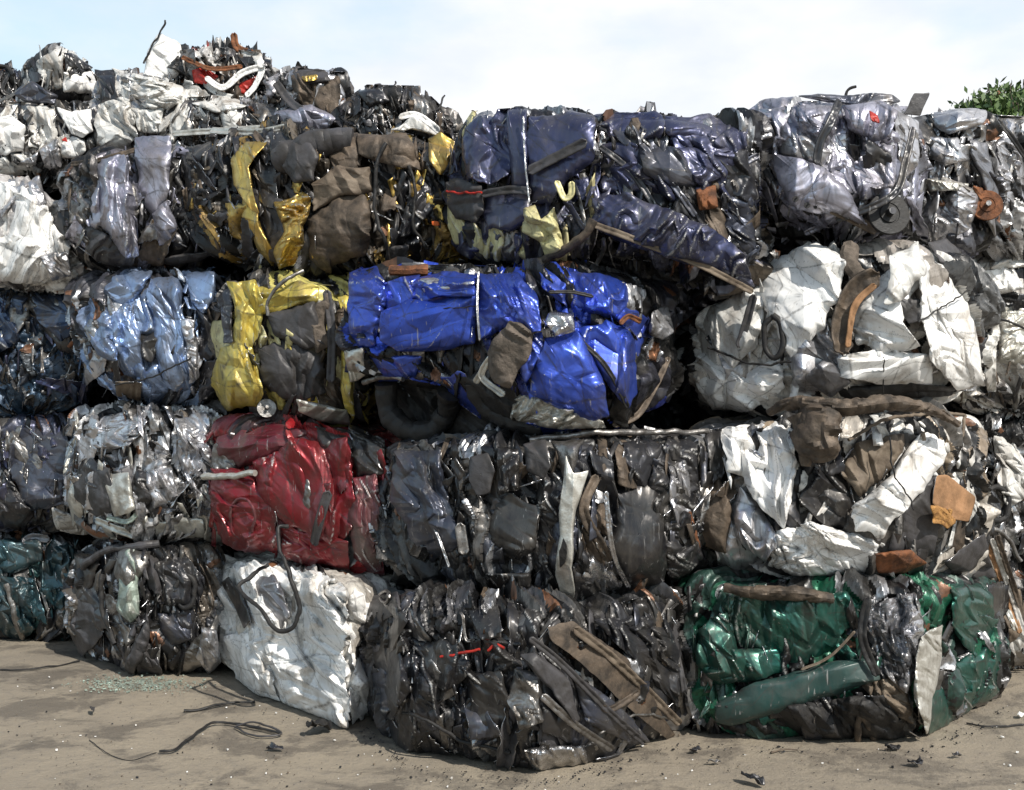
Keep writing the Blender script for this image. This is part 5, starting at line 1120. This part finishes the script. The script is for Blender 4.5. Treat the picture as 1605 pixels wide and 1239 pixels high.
grains('broken_glass', 'patch of broken windscreen glass in front of the dark bale at left', 900, lambda rg: (rg.normal(215, 45), 1074 + rg.normal(0, 6)), .002, .006, 'pale_green_paint', 3)
grains('paint_flakes', 'fine white paint flakes on the dirt', 160, fr, .002, .006, 'white_paint', 4)
def foot(rg):
    k = rg.randint(0, 5)
    a, b_ = [((560, 1130), (640, 1196)), ((640, 1200), (840, 1228)), ((840, 1228), (1065, 1168)), ((1080, 1168), (1440, 1180)), ((1440, 1178), (1575, 1110))][k]
    t = rg.rand(); return a[0] + (b_[0] - a[0]) * t, a[1] + (b_[1] - a[1]) * t + rg.exponential(9)
grains('crumbled_rust', 'dark crumbs of rust and rubber along the foot of the bales', 420, foot, .0015, .005, 'charcoal_paint', 6)

# ------------------------------------------------------------------ bush behind the wall at the upper right
def bush():
    rg = np.random.RandomState(4); Y0 = 9.5
    c = P(1598, 205, Y0); root = empty('bush', (c[0], c[1], 0), 'green leafy bush rising behind the wall at the upper right', 'bush')
    m, nt, p = newmat('leaf_green'); v = mapped(nt)
    nt.links.new(mixc(nt, noise(nt, v, 9, 3), (.035, .085, .02), (.12, .17, .05)), p.inputs['Base Color']); p.inputs['Roughness'].default_value = .5
    bark = M('brown_dirt_metal'); V = []; Q = []; n = 0; FV = []; FQ = []
    for k in range(90):
        ang = rg.rand() * 6.28; rad = rg.rand() ** .5
        tip = np.array([c[0] + math.cos(ang) * rad * .75 - .0, c[1] + math.sin(ang) * rad * .7, c[2] + .40 - .40 * rad ** 2 + rg.normal(0, .05)])
        foot_ = np.array([c[0] + rg.normal(0, .12), c[1] + rg.normal(0, .12), 0])
        mid = foot_ * .4 + tip * .6 + rg.normal(0, .1, 3)
        path = smooth_path([foot_, mid, tip], .12); tube('stem', path, np.linspace(.022, .004, len(path)), bark, root, 6)
        for q in range(420):
            t = rg.rand() ** .6; b_ = path[int((.45 + .55 * t) * (len(path) - 1))] + rg.normal(0, .10, 3) * (1.15 - .6 * t)
            d = rg.normal(0, 1, 3); d[2] += .8; d /= np.linalg.norm(d); s_ = np.cross(d, rg.normal(0, 1, 3)); s_ /= np.linalg.norm(s_)
            l = .045 + .045 * rg.rand(); w_ = l * .22
            V += [b_, b_ + d * l * .5 + s_ * w_, b_ + d * l, b_ + d * l * .5 - s_ * w_]; Q.append([n, n + 1, n + 2, n + 3]); n += 4
        if k in (7, 31):
            for q in range(8):
                d = rg.normal(0, 1, 3); d /= np.linalg.norm(d); s_ = np.cross(d, [0, .3, 1.]); s_ /= np.linalg.norm(s_); b_ = tip - np.array([0, .05, .05]); f0 = len(FV)
                FV += [b_, b_ + d * .025 + s_ * .015, b_ + d * .045, b_ + d * .025 - s_ * .015]; FQ.append([f0, f0 + 1, f0 + 2, f0 + 3])
    mesh_np('foliage', np.array(V), np.array(Q), m, root, smooth=False)
    tag(mesh_np('red_flowers', np.array(FV), np.array(FQ), M('red_plastic'), root, smooth=False), kind='stuff')
bush()
